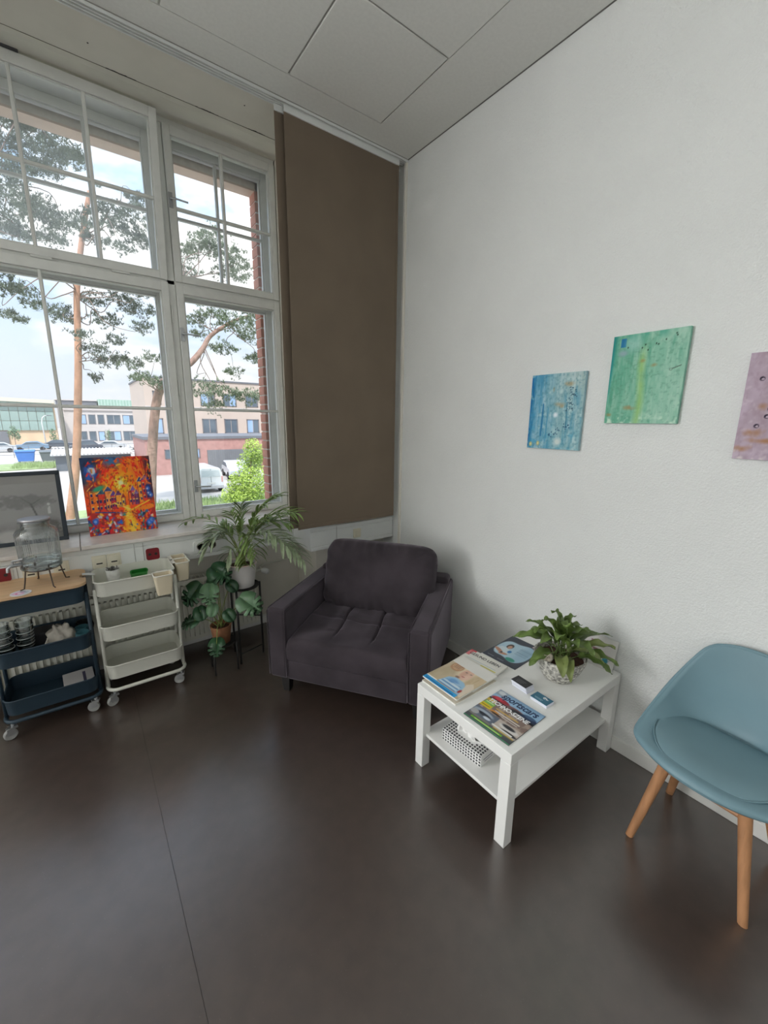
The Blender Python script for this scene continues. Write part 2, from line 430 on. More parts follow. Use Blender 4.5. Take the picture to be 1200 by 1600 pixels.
obj('outer_ledge', MB().hexa([(-1.48, 3.58, .86), (1.37, 3.58, .86), (1.37, 3.78, .83), (-1.48, 3.78, .83)], [(-1.48, 3.58, .915), (1.37, 3.58, .915), (1.37, 3.78, .87), (-1.48, 3.78, .87)]), STEEL, fac)

# ------------------------------------------------------------------ the double window
def sash(parent, x0, x1, z0, z1, y, xb=(), zb=(), st=.045, stb=.045, stt=.055, th=.045, tilt=0, pane=PANE, bar=.018, handle=None, side=1):
    """frame with its panes and glazing bars, origin at its lower edge"""
    w = x1-x0; hh = z1-z0
    m = MB().box(0, st, 0, th, 0, hh).box(w-st, w, 0, th, 0, hh).box(st, w-st, 0, th, 0, stb).box(st, w-st, 0, th, hh-stt, hh)
    # stepped glazing rebate
    m.box(st, st+.008, .012, th, stb, hh-stt).box(w-st-.008, w-st, .012, th, stb, hh-stt).box(st, w-st, .012, th, stb, stb+.008).box(st, w-st, .012, th, hh-stt-.008, hh-stt)
    s = obj('sash', m, FRAMEW, parent, bevel=.003, seg=2); s.location = (x0, y, z0); s.rotation_euler = (tilt, 0, 0)
    xs = [st]+[b-x0 for b in xb]+[w-st]; zs = [stb]+[b-z0 for b in zb]+[hh-stt]
    for b in xs[1:-1]: obj('glazing_bar', MB().box(b-bar/2, b+bar/2, .004, th-.006, stb, hh-stt), FRAMEW, s, bevel=.003, seg=1)
    for b in zs[1:-1]: obj('glazing_bar', MB().box(st, w-st, .006, th-.008, b-bar/2, b+bar/2), FRAMEW, s, bevel=.003, seg=1)
    for i in range(len(xs)-1):
        for j in range(len(zs)-1):
            obj('pane', MB().box(xs[i]+.002, xs[i+1]-.002, th*.5, th*.5+.004, zs[j]+.002, zs[j+1]-.002), pane, s)
    if handle:
        for (hx, hz) in handle:
            hm = MB().box(hx-x0-.012, hx-x0+.012, -.008, 0, hz-z0-.045, hz-z0+.045)
            hm.tube([(hx-x0, -.005, hz-z0), (hx-x0, -.035, hz-z0), (hx-x0+.02, -.042, hz-z0), (hx-x0+.10, -.044, hz-z0-.004)], .006, 8)
            obj('handle', hm, STEEL, s, smooth=True)
    return s
def window(name, x0, xm0, xm1, x1, tilt_left, full=True):
    wn = empty(name, kind='structure')
    cx = (xm0+xm1)/2
    fm = MB()
    for a, b in ((x0, x0+.02), (x1-.012, x1)): fm.box(a, b, 3.385, 3.6, .942, 3.605)
    for a, b in ((xm1, xm1+.05), (xm0-.05, xm0)): fm.box(a, b, 3.392, 3.58, .942, 3.605)
    fm.box(x0, x1, 3.392, 3.58, 2.612, 2.640).box(x0, x1, 3.385, 3.6, 3.572, 3.608).box(x0, x1, 3.385, 3.6, .915, .953)
    obj('frame', fm, FRAMEW, wn, bevel=.003, seg=1)
    zu = 3.096; zl = 1.775
    q = (xm1-xm0-.09)/4
    bars4 = [cx-q, cx, cx+q]
    mr = (xm1+.05+x1)/2-.004
    # inner sashes, then the outer ones of the box window
    for (yy, inner) in ((YW-.008, True), (3.525, False)):
        st = .045 if inner else .055; h_ = inner
        sash(wn, xm0-.004, xm1+.004, 2.634 if inner else 2.64, 3.572, yy, bars4, (zu,), st=st, tilt=tilt_left if inner else 0, pane=PANEH)
        sash(wn, xm0-.004, xm1+.004, .950, 2.618, yy, (cx,), (zl,), st=st, stt=.058)
        sash(wn, xm1+.052, x1-.008, 2.634, 3.572, yy, (mr-.01,), (zu,), st=st, pane=PANEH if not inner else PANE,
             handle=((xm1+.066, 3.13),) if h_ else None)
        sash(wn, xm1+.052, x1-.008, .950, 2.618, yy, (), (zl,), st=st, stt=.058,
             handle=((xm1+.066, 2.29), (xm1+.066, 1.20)) if h_ else None)
        sash(wn, x0+.016, xm0-.052, 2.634, 3.572, yy, ((x0+xm0)/2-.02,), (zu,), st=st)
        sash(wn, x0+.016, xm0-.052, .950, 2.618, yy, (), (zl,), st=st, stt=.058)
    for hz in (2.42, 1.92, 1.12):
        obj('hinge', MB().lathe([(.007, -.055), (.007, .055)], 8, (xm1+.016, 3.388, hz)), FRAMEW, wn, smooth=True)
        obj('hinge', MB().lathe([(.007, -.055), (.007, .055)], 8, (x1-.012, 3.374, hz)), FRAMEW, wn, smooth=True)
    for hx in (cx-.42, cx+.02, cx+.42):
        obj('hinge', MB().tube([(hx-.05, 3.378, 2.628), (hx+.05, 3.378, 2.628)], .008, 8), FRAMEW, wn, smooth=True)
    return wn
w1 = window('window_1', NX0, -.745, .635, NX1, math.radians(7.2))
# casement opener above the tilted top sash
op = MB().box(-.10, 0, 3.235, 3.30, 3.565, 3.60).box(-.085, -.02, 3.255, 3.29, 3.60, 3.63)
op.tube([(-.05, 3.27, 3.60), (-.05, 3.36, 3.60)], .012, 8)
obj('opener', op, mat('opener_metal', rgb(88, 88, 90), .45, .1, metal=.5), w1, bevel=.004)
w2 = window('window_2', N2a, -4.19, -2.81, N2b, 0)

# sill slabs
sl = empty('windowsill', kind='structure')
for a, b in ((NX0, -.056), (-.053, NX1)):
    obj('sill_slab', MB().box(a, b, 2.995, 3.385, .917, .942), SILLM, sl, bevel=.004)
obj('sill_slab', MB().box(N2a, N2b, 2.995, 3.385, .917, .942), SILLM, sl, bevel=.004)

# ------------------------------------------------------------------ cable trunking with sockets
ct = thing('cable_trunking', 'white cable trunking under the windowsill wrapping round the corner pier', 'trunking')
def trunk(x0, x1, y0, y1, z0, z1, face='y'):
    m = MB()
    if face == 'y':
        m.box(x0, x1, y0+.006, y1, z0, z1).box(x0, x1, y0, y0+.008, z0, z0+.028).box(x0, x1, y0, y0+.008, z1-.028, z1).box(x0, x1, y0+.001, y0+.008, z0+.032, z1-.032)
    return m
obj('channel', trunk(NX0, 1.336, 3.02, 3.21, .735, .912), PLASTICW, ct, bevel=.002, seg=1)
obj('channel', trunk(1.336, 2.118, 2.72, 2.86, .725, .902), PLASTICW, ct, bevel=.002, seg=1)
obj('channel', MB().box(1.336, 1.45, 2.86, 3.21, .730, .908).box(1.334, 1.34, 2.722, 3.02, .727, .905), PLASTICW, ct, bevel=.002, seg=1)
for jx in (-.62, -.36, .22, .27):
    obj('cover_joint', MB().box(jx, jx+.0025, 3.0185, 3.021, .74, .905), mat('joint_grey', rgb(150, 148, 142), .8), ct)
obj('cover_joint', MB().box(1.56, 1.562, 2.7185, 2.721, .73, .898), MATS['joint_grey'], ct)
SLOT = mat('socket_slot', rgb(48, 44, 40), .7)
REDP = mat('red_socket', rgb(128, 22, 34), .4, .06)
def socket(x, z, y=3.02, w=.075, slot=True):
    s = obj('socket', MB().box(x-w/2, x+w/2, y-.008, y+.002, z-.042, z+.042).box(x-w/2+.012, x+w/2-.012, y-.012, y-.007, z-.03, z+.03), CREAM, ct, bevel=.002, seg=1)
    if slot: obj('slot', MB().box(x-.016, x+.016, y-.0135, y-.0115, z-.012, z-.004), SLOT, s)
for sx in (-.30, -.16, .027, .105): socket(sx, .822)
def redsock(x, z):
    s = obj('red_socket', MB().prism(rrect(.078, .078, .014, 4, x, z), 3.008, 3.022, 'y'), REDP, ct)
    obj('rim', MB().prism(rrect(.094, .094, .018, 4, x, z), 3.014, 3.0215, 'y'), PLASTICW, s)
    for dx in (-.018, .018): obj('pin_hole', MB().lathe([(.009, 0), (.009, .004)], 10), SLOT, s, loc=(x+dx, 3.0085, z), rot=(PI/2, 0, 0))
redsock(.322, .822); redsock(-.425, .835)
s2 = obj('double_socket', MB().prism(rrect(.17, .085, .02, 5, .66, .822), 3.006, 3.022, 'y'), PLASTICW, ct)
for dx in (-.04, .04):
    obj('socket_well', MB().lathe([(.026, 0), (.026, .004), (.021, .004), (.021, .0005)], 20, cap1=True), mat('socket_grey', rgb(132, 128, 118), .6), s2, loc=(.66+dx, 3.0065, .822), rot=(PI/2, 0, 0), smooth=True)
sw = obj('switch', MB().box(1.715, 1.785, 2.712, 2.722, .775, .85), CREAM, ct, bevel=.003)
obj('rocker', MB().box(1.728, 1.772, 2.706, 2.714, .787, .838), CREAM, sw, bevel=.002)

# ------------------------------------------------------------------ radiator
RADM = mat('radiator_enamel', rgb(220, 219, 208), .4, .02)
rd = thing('radiator', 'white ribbed panel radiator under the windowsill', 'radiator', (0, 0, 0))
rm = MB().box(-1.0, 1.02, 3.066, 3.075, .10, .565).box(-1.0, 1.02, 3.135, 3.145, .10, .565)
nr = 62
for k in range(nr):
    x = -1.0+2.02*(k+.25)/nr
    rm.hexa([(x, 3.066, .125), (x+.0163, 3.066, .125), (x+.0163, 3.07, .125), (x, 3.07, .125)], [(x, 3.066, .54), (x+.0163, 3.066, .54), (x+.0163, 3.07, .54), (x, 3.07, .54)])
    rm.box(x+.001, x+.0155, 3.046, 3.067, .13, .535)
obj('panel', rm, RADM, rd)
gm = MB().box(-1.0, 1.02, 3.062, 3.07, .555, .572).box(-1.0, 1.02, 3.14, 3.148, .555, .572)
for k in range(66): gm.box(-.995+k*.0303, -.985+k*.0303, 3.068, 3.142, .562, .569)
obj('top_grille', gm, RADM, rd)
for x in (-.6, .6): obj('bracket', MB().box(x-.015, x+.015, 3.14, 3.205, .2, .5), RADM, rd)
obj('side_cover', MB().box(1.015, 1.025, 3.06, 3.148, .10, .57), RADM, rd, bevel=.003)
vm = MB().tube([(1.02, 3.105, .52), (1.075, 3.105, .52), (1.10, 3.105, .52)], .011, 8)
vm.tube([(1.085, 3.105, .52), (1.085, 3.15, .525), (1.13, 3.172, .54), (1.448, 3.185, .542)], .008, 8)
vm.tube([(1.43, 3.185, .542), (1.43, 3.185, .70)], .008, 8)
obj('supply_pipe', vm, RADM, rd, smooth=True)
obj('thermostat', MB().lathe([(.014, 0), (.022, .006), (.024, .04), (.02, .058), (.008, .064)], 16), PLASTICW, rd, smooth=True, loc=(1.085, 3.09, .52), rot=(PI/2, 0, .35))

# ------------------------------------------------------------------ curtain track and panels
tr = thing('curtain_track', 'white multi-groove curtain track along the ceiling above the window', 'curtain track')
for k in range(4):
    obj('rail', MB().box(XL+.1, 2.112, 2.602+k*.019, 2.608+k*.019, ZC-.016, ZC), PLASTICW, tr)
obj('rail_back', MB().box(XL+.1, 2.112, 2.600, 2.668, ZC-.004, ZC+.0), MATS['joint_grey'], tr)
FAB = mat('taupe_blind_fabric', rgb(120, 107, 93), .85, .05, 3, bump=.25, bs=700, bd=.0006, spec=.2)
def panel(label, x0, x1, y, zb, wave=0.0):
    p = thing('panel_curtain', label, 'curtain', ((x0+x1)/2, y, zb), 0, 'sliding panel curtains')
    w = x1-x0
    m = MB(); n = 24
    def fn(u, v): return ((u-.5)*w, wave*math.sin(u*5+v*1.5)*(1-v)+.0, v*(3.455-zb))
    m.grid(fn, n, 30); bk = MB(); bk.grid(lambda u, v: (fn(u, v)[0], fn(u, v)[1]+.0018, fn(u, v)[2]), n, 30, True)
    m.add(bk.v, bk.f)
    obj('fabric', m, FAB, p, smooth='all')
    obj('side_hem', MB().box(-w/2, -w/2+.018, -.0022, .0035, 0, 3.455-zb).box(w/2-.018, w/2, -.0022, .0035, 0, 3.455-zb), FAB, p)
    obj('bottom_hem', MB().box(-w/2, w/2, -.004, .006, 0, .028), FAB, p, bevel=.003)
    obj('carrier_strip', MB().box(-w/2, w/2, -.008, .004, 3.452-zb, 3.486-zb), PLASTICW, p, bevel=.002)
    return p
panel('wide taupe fabric curtain panel hanging in front at the room corner', 1.198, 2.052, 2.630, .938, .002)
panel('taupe curtain panel mostly hidden behind the wide one', 1.150, 1.90, 2.656, .946, .003)
# ------------------------------------------------------------------ armchair
VELV = mat('charcoal_velour', rgb(60, 54, 59), .85, .25, 5, bump=.12, bs=260, bd=.001, sheen=.6, spec=.2, sheenc=rgb(190, 180, 192), detail=5)
BLKW = mat('black_wood', rgb(26, 23, 22), .5, .1)
AW, AD = 1.01, .88
ac = thing('armchair', 'dark charcoal velour armchair with tufted seat in the room corner', 'armchair', (.80+.59*AW/2+.808*AD/2, 2.262-.808*AW/2+.59*AD/2, 0), math.atan2(-.808, .59))
hw, hd = AW/2, AD/2
def rbox(x0, x1, y0, y1, z0, z1, nx=4, ny=4, nz=4):
    """subdividable box (quads) for soft upholstery"""
    m = MB()
    def face(o, a, b, na, nb, flip=False):
        m.grid(lambda u, v: tuple(o[k]+a[k]*u+b[k]*v for k in range(3)), na+1, nb+1, flip)
    dx, dy, dz = x1-x0, y1-y0, z1-z0
    face((x0, y0, z0), (dx, 0, 0), (0, dy, 0), nx, ny, True); face((x0, y0, z1), (dx, 0, 0), (0, dy, 0), nx, ny)
    face((x0, y0, z0), (dx, 0, 0), (0, 0, dz), nx, nz); face((x0, y1, z0), (dx, 0, 0), (0, 0, dz), nx, nz, True)
    face((x0, y0, z0), (0, dy, 0), (0, 0, dz), ny, nz, True); face((x1, y0, z0), (0, dy, 0), (0, 0, dz), ny, nz)
    return m
def weld(o, d=1e-4):
    bm = bmesh.new(); bm.from_mesh(o.data); bmesh.ops.remove_doubles(bm, verts=bm.verts, dist=d); bmesh.ops.recalc_face_normals(bm, faces=bm.faces)
    bm.to_mesh(o.data); bm.free(); o.data.polygons.foreach_set('use_smooth', [True]*len(o.data.polygons)); return o
# arms: side slabs, slightly flared
for sx in (-1, 1):
    xo = sx*hw; xi = sx*(hw-.125)
    a, b = min(xo, xi), max(xo, xi)
    m = MB().hexa([(a, -hd+.005, .13), (b, -hd+.005, .13), (b, hd-.03, .13), (a, hd-.03, .13)], [(a, -hd, .595), (b, -hd, .595), (b, hd-.03, .60), (a, hd-.03, .60)])
    arm = obj('armrest', m, VELV, ac, bevel=.022, seg=4)
    # piping along the top edges
    for xx in (a+.004, b-.004):
        obj('piping', MB().tube([(xx, -hd+.004, .15), (xx, -hd+.003, .575), (xx+(0.004 if xx < (a+b)/2 else -.004), -hd+.02, .593), (xx+(0.004 if xx < (a+b)/2 else -.004), hd-.08, .597)], .0035, 6), VELV, arm, smooth='all')
obj('back_frame', MB().hexa([(-hw+.02, hd-.17, .13), (hw-.02, hd-.17, .13), (hw-.02, hd, .13), (-hw+.02, hd, .13)], [(-hw+.02, hd-.16, .635), (hw-.02, hd-.16, .635), (hw-.02, hd-.02, .635), (-hw+.02, hd-.02, .635)]), VELV, ac, bevel=.03, seg=4)
obj('base', MB().box(-hw+.12, hw-.12, -hd+.012, hd-.10, .13, .262), VELV, ac, bevel=.012, seg=3)
# seat cushion with sewn tufts
SW = AW-.25
def seat_fn(u, v):
    x = (u-.5)*SW; y = -hd+.002+v*.60
    edge = min(u, 1-u)*SW; fe = v*.60
    z = .405+.03*min(1, v*1.6)+.012*math.sin(PI*u)
    for cx in (-.115, .125):
        g = math.exp(-((x-cx-.012*math.sin(v*6))/.0065)**2)*(1/(1+math.exp(-(v-.22)*30)))
        z -= .020*g
        z += .007*math.exp(-((abs(x-cx)-.04)/.035)**2)*(1 if v > .25 else 0)
    g = math.exp(-((v-.55+.06*math.sin(PI*u))/.022)**2)*(1 if abs(x) < .36 else 0)
    z -= .010*g*(.4+.6*math.exp(-((x-.0)/.16)**2))
    z += .004*math.sin(19*x+3*math.sin(11*y))*math.sin(9*y+2)
    r = .028
    if edge < r: z -= r-math.sqrt(max(0, r*r-(r-edge)**2))
    if fe < r: z -= r-math.sqrt(max(0, r*r-(r-fe)**2)); y += 0
    return (x, y, z)
m = MB(); m.grid(seat_fn, 150, 70)
n0 = [(seat_fn(i/149, 0)) for i in range(150)]
m.add([(p[0], p[1], p[2]) for p in n0]+[(p[0], p[1]-.004+.0, .34) for p in n0]+[(p[0], p[1]+.006, .268) for p in n0],
      [(150*k+i, 150*(k+1)+i, 150*(k+1)+i+1, 150*k+i+1) for k in range(2) for i in range(149)])
m.add([(-SW/2, -hd+.006, .268), (SW/2, -hd+.006, .268), (SW/2, hd-.2, .268), (-SW/2, hd-.2, .268)], [(0, 1, 2, 3)])
weld(obj('seat_cushion', m, VELV, ac), .0005)
# back cushion: a leaning pillow
CW, CH = .80, .50
def pillow(u, v, side):
    x = (u-.5)*2; z = (v-.5)*2
    ex = 1-abs(x)**5; ez = 1-abs(z)**5
    th = .105*(max(0, ex)**.42)*(max(0, ez)**.42)+.004
    # superellipse outline
    k = (abs(x)**7+abs(z)**7)**(1/7) if (x or z) else 1
    mx_ = max(abs(x), abs(z)); s = mx_/k if k else 1
    X = x*s*CW/2; Z = z*s*CH/2
    wr = 1.0*.007*math.sin(X*75+Z*10+2*math.sin(X*9))*math.exp(-((abs(z)-.9)/.22)**2)+.007*math.sin(Z*62+X*20)*math.exp(-((abs(x)-.92)/.13)**2)+.003*math.sin(6*X+9*Z)
    return (X, side*(th*(1.0 if side < 0 else .8)+wr*(side < 0)), Z)
m = MB(); m.grid(lambda u, v: pillow(u, v, -1), 90, 60); m.grid(lambda u, v: pillow(u, v, 1), 90, 60, True)
bc = weld(obj('back_cushion', m, VELV, ac), .003); bc.location = (.022, hd-.285, .635); bc.rotation_euler = (math.radians(-15), 0, 0)
for sx in (-1, 1):
    for sy in (-1, 1):
        x, y = sx*(hw-.075), sy*(hd-.09)
        obj('leg', MB().hexa([(x-.022, y-.022, 0), (x+.022, y-.022, 0), (x+.022, y+.022, 0), (x-.022, y+.022, 0)], [(x-.033, y-.033, .132), (x+.033, y-.033, .132), (x+.033, y+.033, .132), (x-.033, y+.033, .132)]), BLKW, ac, bevel=.003)

# ------------------------------------------------------------------ coffee table
TW = mat('white_laminate', rgb(236, 236, 233), .34, .01, spec=.5)
X0, X1, Y0, Y1 = 1.204, 2.108, .777, 1.327
tb = thing('coffee_table', 'low white coffee table with a lower shelf against the wall', 'table', ((X0+X1)/2, (Y0+Y1)/2, 0))
tx, ty = (X1-X0)/2, (Y1-Y0)/2
obj('table_top', MB().box(-tx, tx, -ty, ty, .40, .45), TW, tb, bevel=.0025)
for sx in (-1, 1):
    for sy in (-1, 1):
        a = sorted((sx*tx, sx*(tx-.05))); b = sorted((sy*ty, sy*(ty-.05)))
        obj('leg', MB().box(a[0], a[1], b[0], b[1], 0, .3995), TW, tb, bevel=.002)
obj('shelf', MB().box(-tx+.022, tx-.022, -ty+.024, ty-.024, .17, .186), TW, tb, bevel=.002)

# ------------------------------------------------------------------ blue shell chair
BLUE = mat('dusty_blue_plastic', rgb(112, 142, 152), .48, .02, spec=.4)
BLUEF = mat('dusty_blue_leatherette', rgb(108, 137, 146), .55, .03, 5, bump=.12, bs=500, bd=.0006)
OAK = mat('light_beech', rgb(176, 128, 90), .5, .16, 6, stretch=(8, 8, .8), bump=.1, bs=40, detail=6)
ch = thing('shell_chair', 'dusty blue shell chair with padded seat and splayed wooden legs', 'chair', (1.862, .300, 0), math.radians(-93))
# local: +y back, x right; seat centre origin
CEN = [(0, -.255, .447), (.03, -.251, .457), (.06, -.243, .463), (.12, -.21, .462), (.25, -.12, .450), (.40, .01, .440), (.50, .10, .442), (.57, .148, .470), (.66, .170, .54), (.82, .190, .68), (1.0, .215, .818)]
EDG = [(0, -.196, .184, .452), (.03, -.190, .210, .456), (.06, -.178, .228, .460), (.12, -.150, .244, .466), (.25, -.095, .250, .486), (.40, -.025, .247, .524), (.50, .028, .240, .562), (.57, .062, .232, .594), (.66, .102, .217, .640), (.82, .155, .183, .722), (.93, .182, .156, .772), (1.0, .198, .128, .796)]
def crom(tab, v):
    n = len(tab)
    for i in range(n-1):
        if v <= tab[i+1][0] or i == n-2:
            t = (v-tab[i][0])/(tab[i+1][0]-tab[i][0]); p0, p1, p2, p3 = tab[max(i-1, 0)], tab[i], tab[i+1], tab[min(i+2, n-1)]
            return [.5*(2*p1[k]+(p2[k]-p0[k])*t+(2*p0[k]-5*p1[k]+4*p2[k]-p3[k])*t*t+(3*p1[k]-p0[k]-3*p2[k]+p3[k])*t**3) for k in range(1, len(tab[0]))]
def shell(u, v):
    """v 0 front lip -> 1 top of back; u -1..1 across"""
    d, z = crom(CEN, v); ed, ehw, ez = crom(EDG, v); w = abs(u)**2.4
    return (u*ehw, d+(ed-d)*w, z+(ez-z)*w)
m = MB(); m.grid(lambda u, v: shell(u*2-1, v), 41, 60)
so = weld(obj('shell', m, BLUE, ch, smooth='all'), 1e-5)
sd = so.modifiers.new('solid', 'SOLIDIFY'); sd.thickness = .010; sd.offset = -1
# rolled rim around the shell edge
rim = [shell(-1+2*i/20, 0) for i in range(21)]+[shell(1, v/40) for v in range(1, 41)]+[shell(1-2*i/20, 1) for i in range(1, 21)]+[shell(-1, 1-v/40) for v in range(1, 40)]
obj('rim', MB().tube(rim, .0075, 8, closed=True), BLUE, ch, smooth='all')
# seat pad lying in the dish
def pad(u, v):
    a = u*2*PI; r = v
    x = .212*r*math.copysign(abs(math.cos(a))**.62, math.cos(a)); yy = math.copysign(abs(math.sin(a))**.8, math.sin(a))*r
    y = -.050+(.182 if yy < 0 else .170)*yy+.05*(x/.226)**2*(1 if yy < 0 else .3)
    z = .464+.026*(1-r**5)+.036*abs(x/.226)**3+.012*max(0, yy)**2
    return (x, y, z)
m = MB(); m.grid(pad, 65, 16); m.grid(lambda u, v: (pad(u, 1)[0]*(1-.05*v), pad(u, 1)[1]*(1-.05*v)-.002*v, pad(u, 1)[2]-.014*v), 65, 3, True)
weld(obj('seat_pad', m, BLUEF, ch), 1e-4)
obj('seam', MB().tube([(pad(i/64, .99)[0], pad(i/64, .99)[1], pad(i/64, .99)[2]+.001) for i in range(64)], .0028, 6, closed=True), BLUEF, ch, smooth='all')
# legs: flattened rounded wood, splayed
for sx in (-1, 1):
    for sy in (-1, 1):
        top = Vector((sx*.115, sy*.10-.03, .44)); foot = Vector((sx*.19, sy*.185-.0, .0))
        ax = (foot-top).normalized()
        m = MB(); ring = []
        side = Vector((1, 0, 0)); fr = ax.cross(side).normalized(); side = fr.cross(ax).normalized()
        n = 12
        for k, t in enumerate((0, .3, .65, .9, 1.0)):
            c = top.lerp(foot, t); rr_ = .021-.007*t
            for i in range(n):
                a = 2*PI*i/n
                p = c+side*(rr_*1.08*math.cos(a))+fr*(rr_*.9*math.sin(a))
                if k == 4: p.z = max(p.z, 0); p.z = 0 if p.z < .004 else p.z
                m.v.append(tuple(p))
        for k in range(4):
            for i in range(n):
                j = (i+1) % n; m.f.append((k*n+i, k*n+j, (k+1)*n+j, (k+1)*n+i))
        m.f.append(tuple(range(n-1, -1, -1))); m.f.append(tuple(range(4*n, 5*n)))
        obj('leg', m, OAK, ch, smooth=True)
for sy in (-1, 1):
    obj('cross_rail', MB().tube([(-.135, sy*.105-.03, .36), (.135, sy*.105-.03, .36)], .012, 8), OAK, ch, smooth=True)
obj('mount_plate', MB().box(-.115, .115, -.13, .07, .425, .440), BLKW, ch, bevel=.004)

# ------------------------------------------------------------------ wall canvases
CANV = mat_vcol('canvas_paint', .65, .3, bump=.25, bs=260)
EDGE_B = mat('canvas_edge_blue', rgb(150, 186, 196), .7, .15, 14)
EDGE_G = mat('canvas_edge_green', rgb(128, 186, 164), .7, .15, 14)
EDGE_M = mat('canvas_edge_mauve', rgb(186, 170, 186), .7, .12, 14)
def canvas_wall(label, P, y1, z0, w, h_, edge):
    c = thing('canvas_painting', label, 'painting', (XR-.001, y1, z0), 0, 'abstract canvases on the wall')
    obj('stretcher', MB().box(-.019, -.0005, -w, 0, 0, h_), edge, c, bevel=.0015)
    # picture u runs along -y
    print_plane('painted_canvas', P, w-.002, h_-.002, CANV, c, fn=lambda x, y: (-.0195, -.001-x, .001+y))
    return c
P = Paint(110, 146, (136, 180, 188), 11)
P.mixm(np.clip(1.15-P.X*2.0+.7*(P.noise(5, 2)-.5), 0, 1)*.6, (50, 140, 190))
P.mixm(np.clip((P.X-.45)*1.5, 0, 1)*np.clip((P.Y-.25)*1.4, 0, 1)*.8, (176, 190, 182))
P.mixm(np.clip((P.noise(18, 2)-.52)*4, 0, 1)*.35, (204, 220, 222))
P.mixm(np.clip((P.noise(14, 2)-.55)*5, 0, 1)*.4, (38, 128, 172))
P.mixm(np.clip((.10-P.X+.05*(P.noise(2, 4)-.5))*14, 0, 1), (8, 106, 162))
P.mixm(np.clip((P.noise(10, 10)-.6)*5, 0, 1)*.5*np.clip(1-P.Y*1.6, 0, 1), (32, 150, 196))
P.mixm(np.clip((P.noise(9, 12)-.58)*5, 0, 1)*.6, (190, 216, 214))
for (a, b, rx, ry) in ((.72, .86, .13, .04), (.58, .60, .12, .035), (.62, .57, .08, .03), (.45, .8, .03, .06)):
    P.mixm(np.clip((1-np.hypot((P.X-a)/rx, (P.Y-b)/ry)+.9*(P.noise(12, 12)-.5))*1.2, 0, 1)*.75, (170, 148, 108))
P.mixm(np.clip((P.noise(40, 8)-.5)*4, 0, 1)*.25, (226, 234, 230)); P.mixm(np.clip((P.noise(30, 36)-.56)*6, 0, 1)*.35, (60, 120, 140)); P.line(.26, .18, .27, .60, .018, (30, 112, 160), .8); P.line(.72, .62, .73, .30, .012, (28, 100, 130), .7); P.line(.36, .1, .37, .55, .012, (60, 140, 180), .7)
for k in range(46):
    P.ell(P.rs.normal(.80, .045), P.rs.uniform(.50, .82), P.rs.uniform(.004, .012), P.rs.uniform(.004, .010), (24, 66, 88), .6)
for k in range(22):
    t = P.rs.rand(); P.ell(.42+.4*t+P.rs.normal(0, .03), .18+.16*t+P.rs.normal(0, .03), .010, .008, (18, 66, 104), .6)
for (a, b) in ((.07, .055), (.22, .07)): P.ell(a, b, .030, .032, (186, 186, 130), .5); P.ell(a, b, .014, .014, (220, 216, 160), .5)
P.ell(.52, .46, .04, .03, (226, 234, 240), 1); P.ell(.6, .1, .06, .05, (208, 220, 216), 1)
canvas_wall('small blue and sand abstract canvas, lowest and nearest the window', P, 1.441, 1.562, .308, .398, EDGE_B)
P = Paint(120, 156, (118, 182, 154), 5)
P.mixm(np.clip((P.X-.42)*2.4+.5*(P.noise(6, 2)-.5), 0, 1)*.8, (150, 196, 174))
P.mixm(np.clip((.45-P.X)*3+.8*(P.noise(10, 3)-.5), 0, 1)*.6, (86, 162, 134))
P.mixm(np.clip((P.noise(20, 3)-.5)*4, 0, 1)*.30, (184, 214, 196))
P.mixm(np.clip((P.noise(16, 3)-.56)*5, 0, 1)*.45, (70, 150, 122))
P.mixm(np.clip((P.noise(44, 9)-.5)*4, 0, 1)*.25, (196, 222, 206)); P.mixm(np.clip((P.noise(26, 40)-.57)*6, 0, 1)*.35, (84, 140, 116)); P.mixm(np.clip(1-np.abs(P.X-.46-.02*np.sin(P.Y*7))/.075, 0, 1)*np.clip((.9-P.Y)*5, 0, 1)*.75*(.6+.6*P.noise(3, 12)), (156, 196, 108))
P.mixm(np.clip((.045-P.X)*30, 0, 1)*np.clip(P.Y*2-.4, 0, 1), (16, 130, 140))
P.mixm(np.clip((.10-P.X)*14, 0, 1)*np.clip(P.Y*2-.9, 0, 1)*.7, (36, 140, 128))
P.rect(.115, .185, .87, .965, (20, 110, 164), .9); P.ell(.29, .90, .10, .09, (158, 204, 196), 1, k=.6); P.ell(.16, .80, .06, .03, (140, 170, 176), 1)
for (a, b, rx, ry) in ((.34, .175, .10, .035), (.06, .10, .06, .025), (.6, .64, .05, .03), (.46, .70, .05, .03)):
    P.mixm(np.clip((1-np.hypot((P.X-a)/rx, (P.Y-b)/ry)+1.0*(P.noise(14, 14)-.5))*1.2, 0, 1)*.8, (158, 134, 88))
P.mixm(np.clip((P.noise(14, 16)-.55)*5, 0, 1)*np.clip((.14-P.Y)*10, 0, 1), (196, 224, 204))
P.mixm(np.clip((P.noise(10, 10)-.58)*4, 0, 1)*np.clip((P.X-.5)*4, 0, 1)*.5, (176, 210, 192))
for (a, b) in ((.22, .86), (.42, .84), (.50, .81), (.60, .87), (.63, .86), (.72, .90), (.84, .95), (.85, .93), (.46, .87)): P.ell(a, b, .009, .010, (36, 66, 54), .5)
P.line(.84, .585, .95, .615, .008, (92, 120, 104)); P.ell(.83, .58, .02, .014, (100, 130, 112), .4); P.ell(.83, .58, .012, .009, (150, 190, 170), .4)
P.mixm(np.clip((P.noise(8, 4)-.5)*4, 0, 1)*np.clip((P.Y-.9)*12, 0, 1)*.7, (70, 160, 136))
canvas_wall('green and turquoise abstract canvas, highest of the three on the wall', P, 1.018, 1.704, .310, .397, EDGE_G)
P = Paint(110, 146, (176, 158, 172), 8)
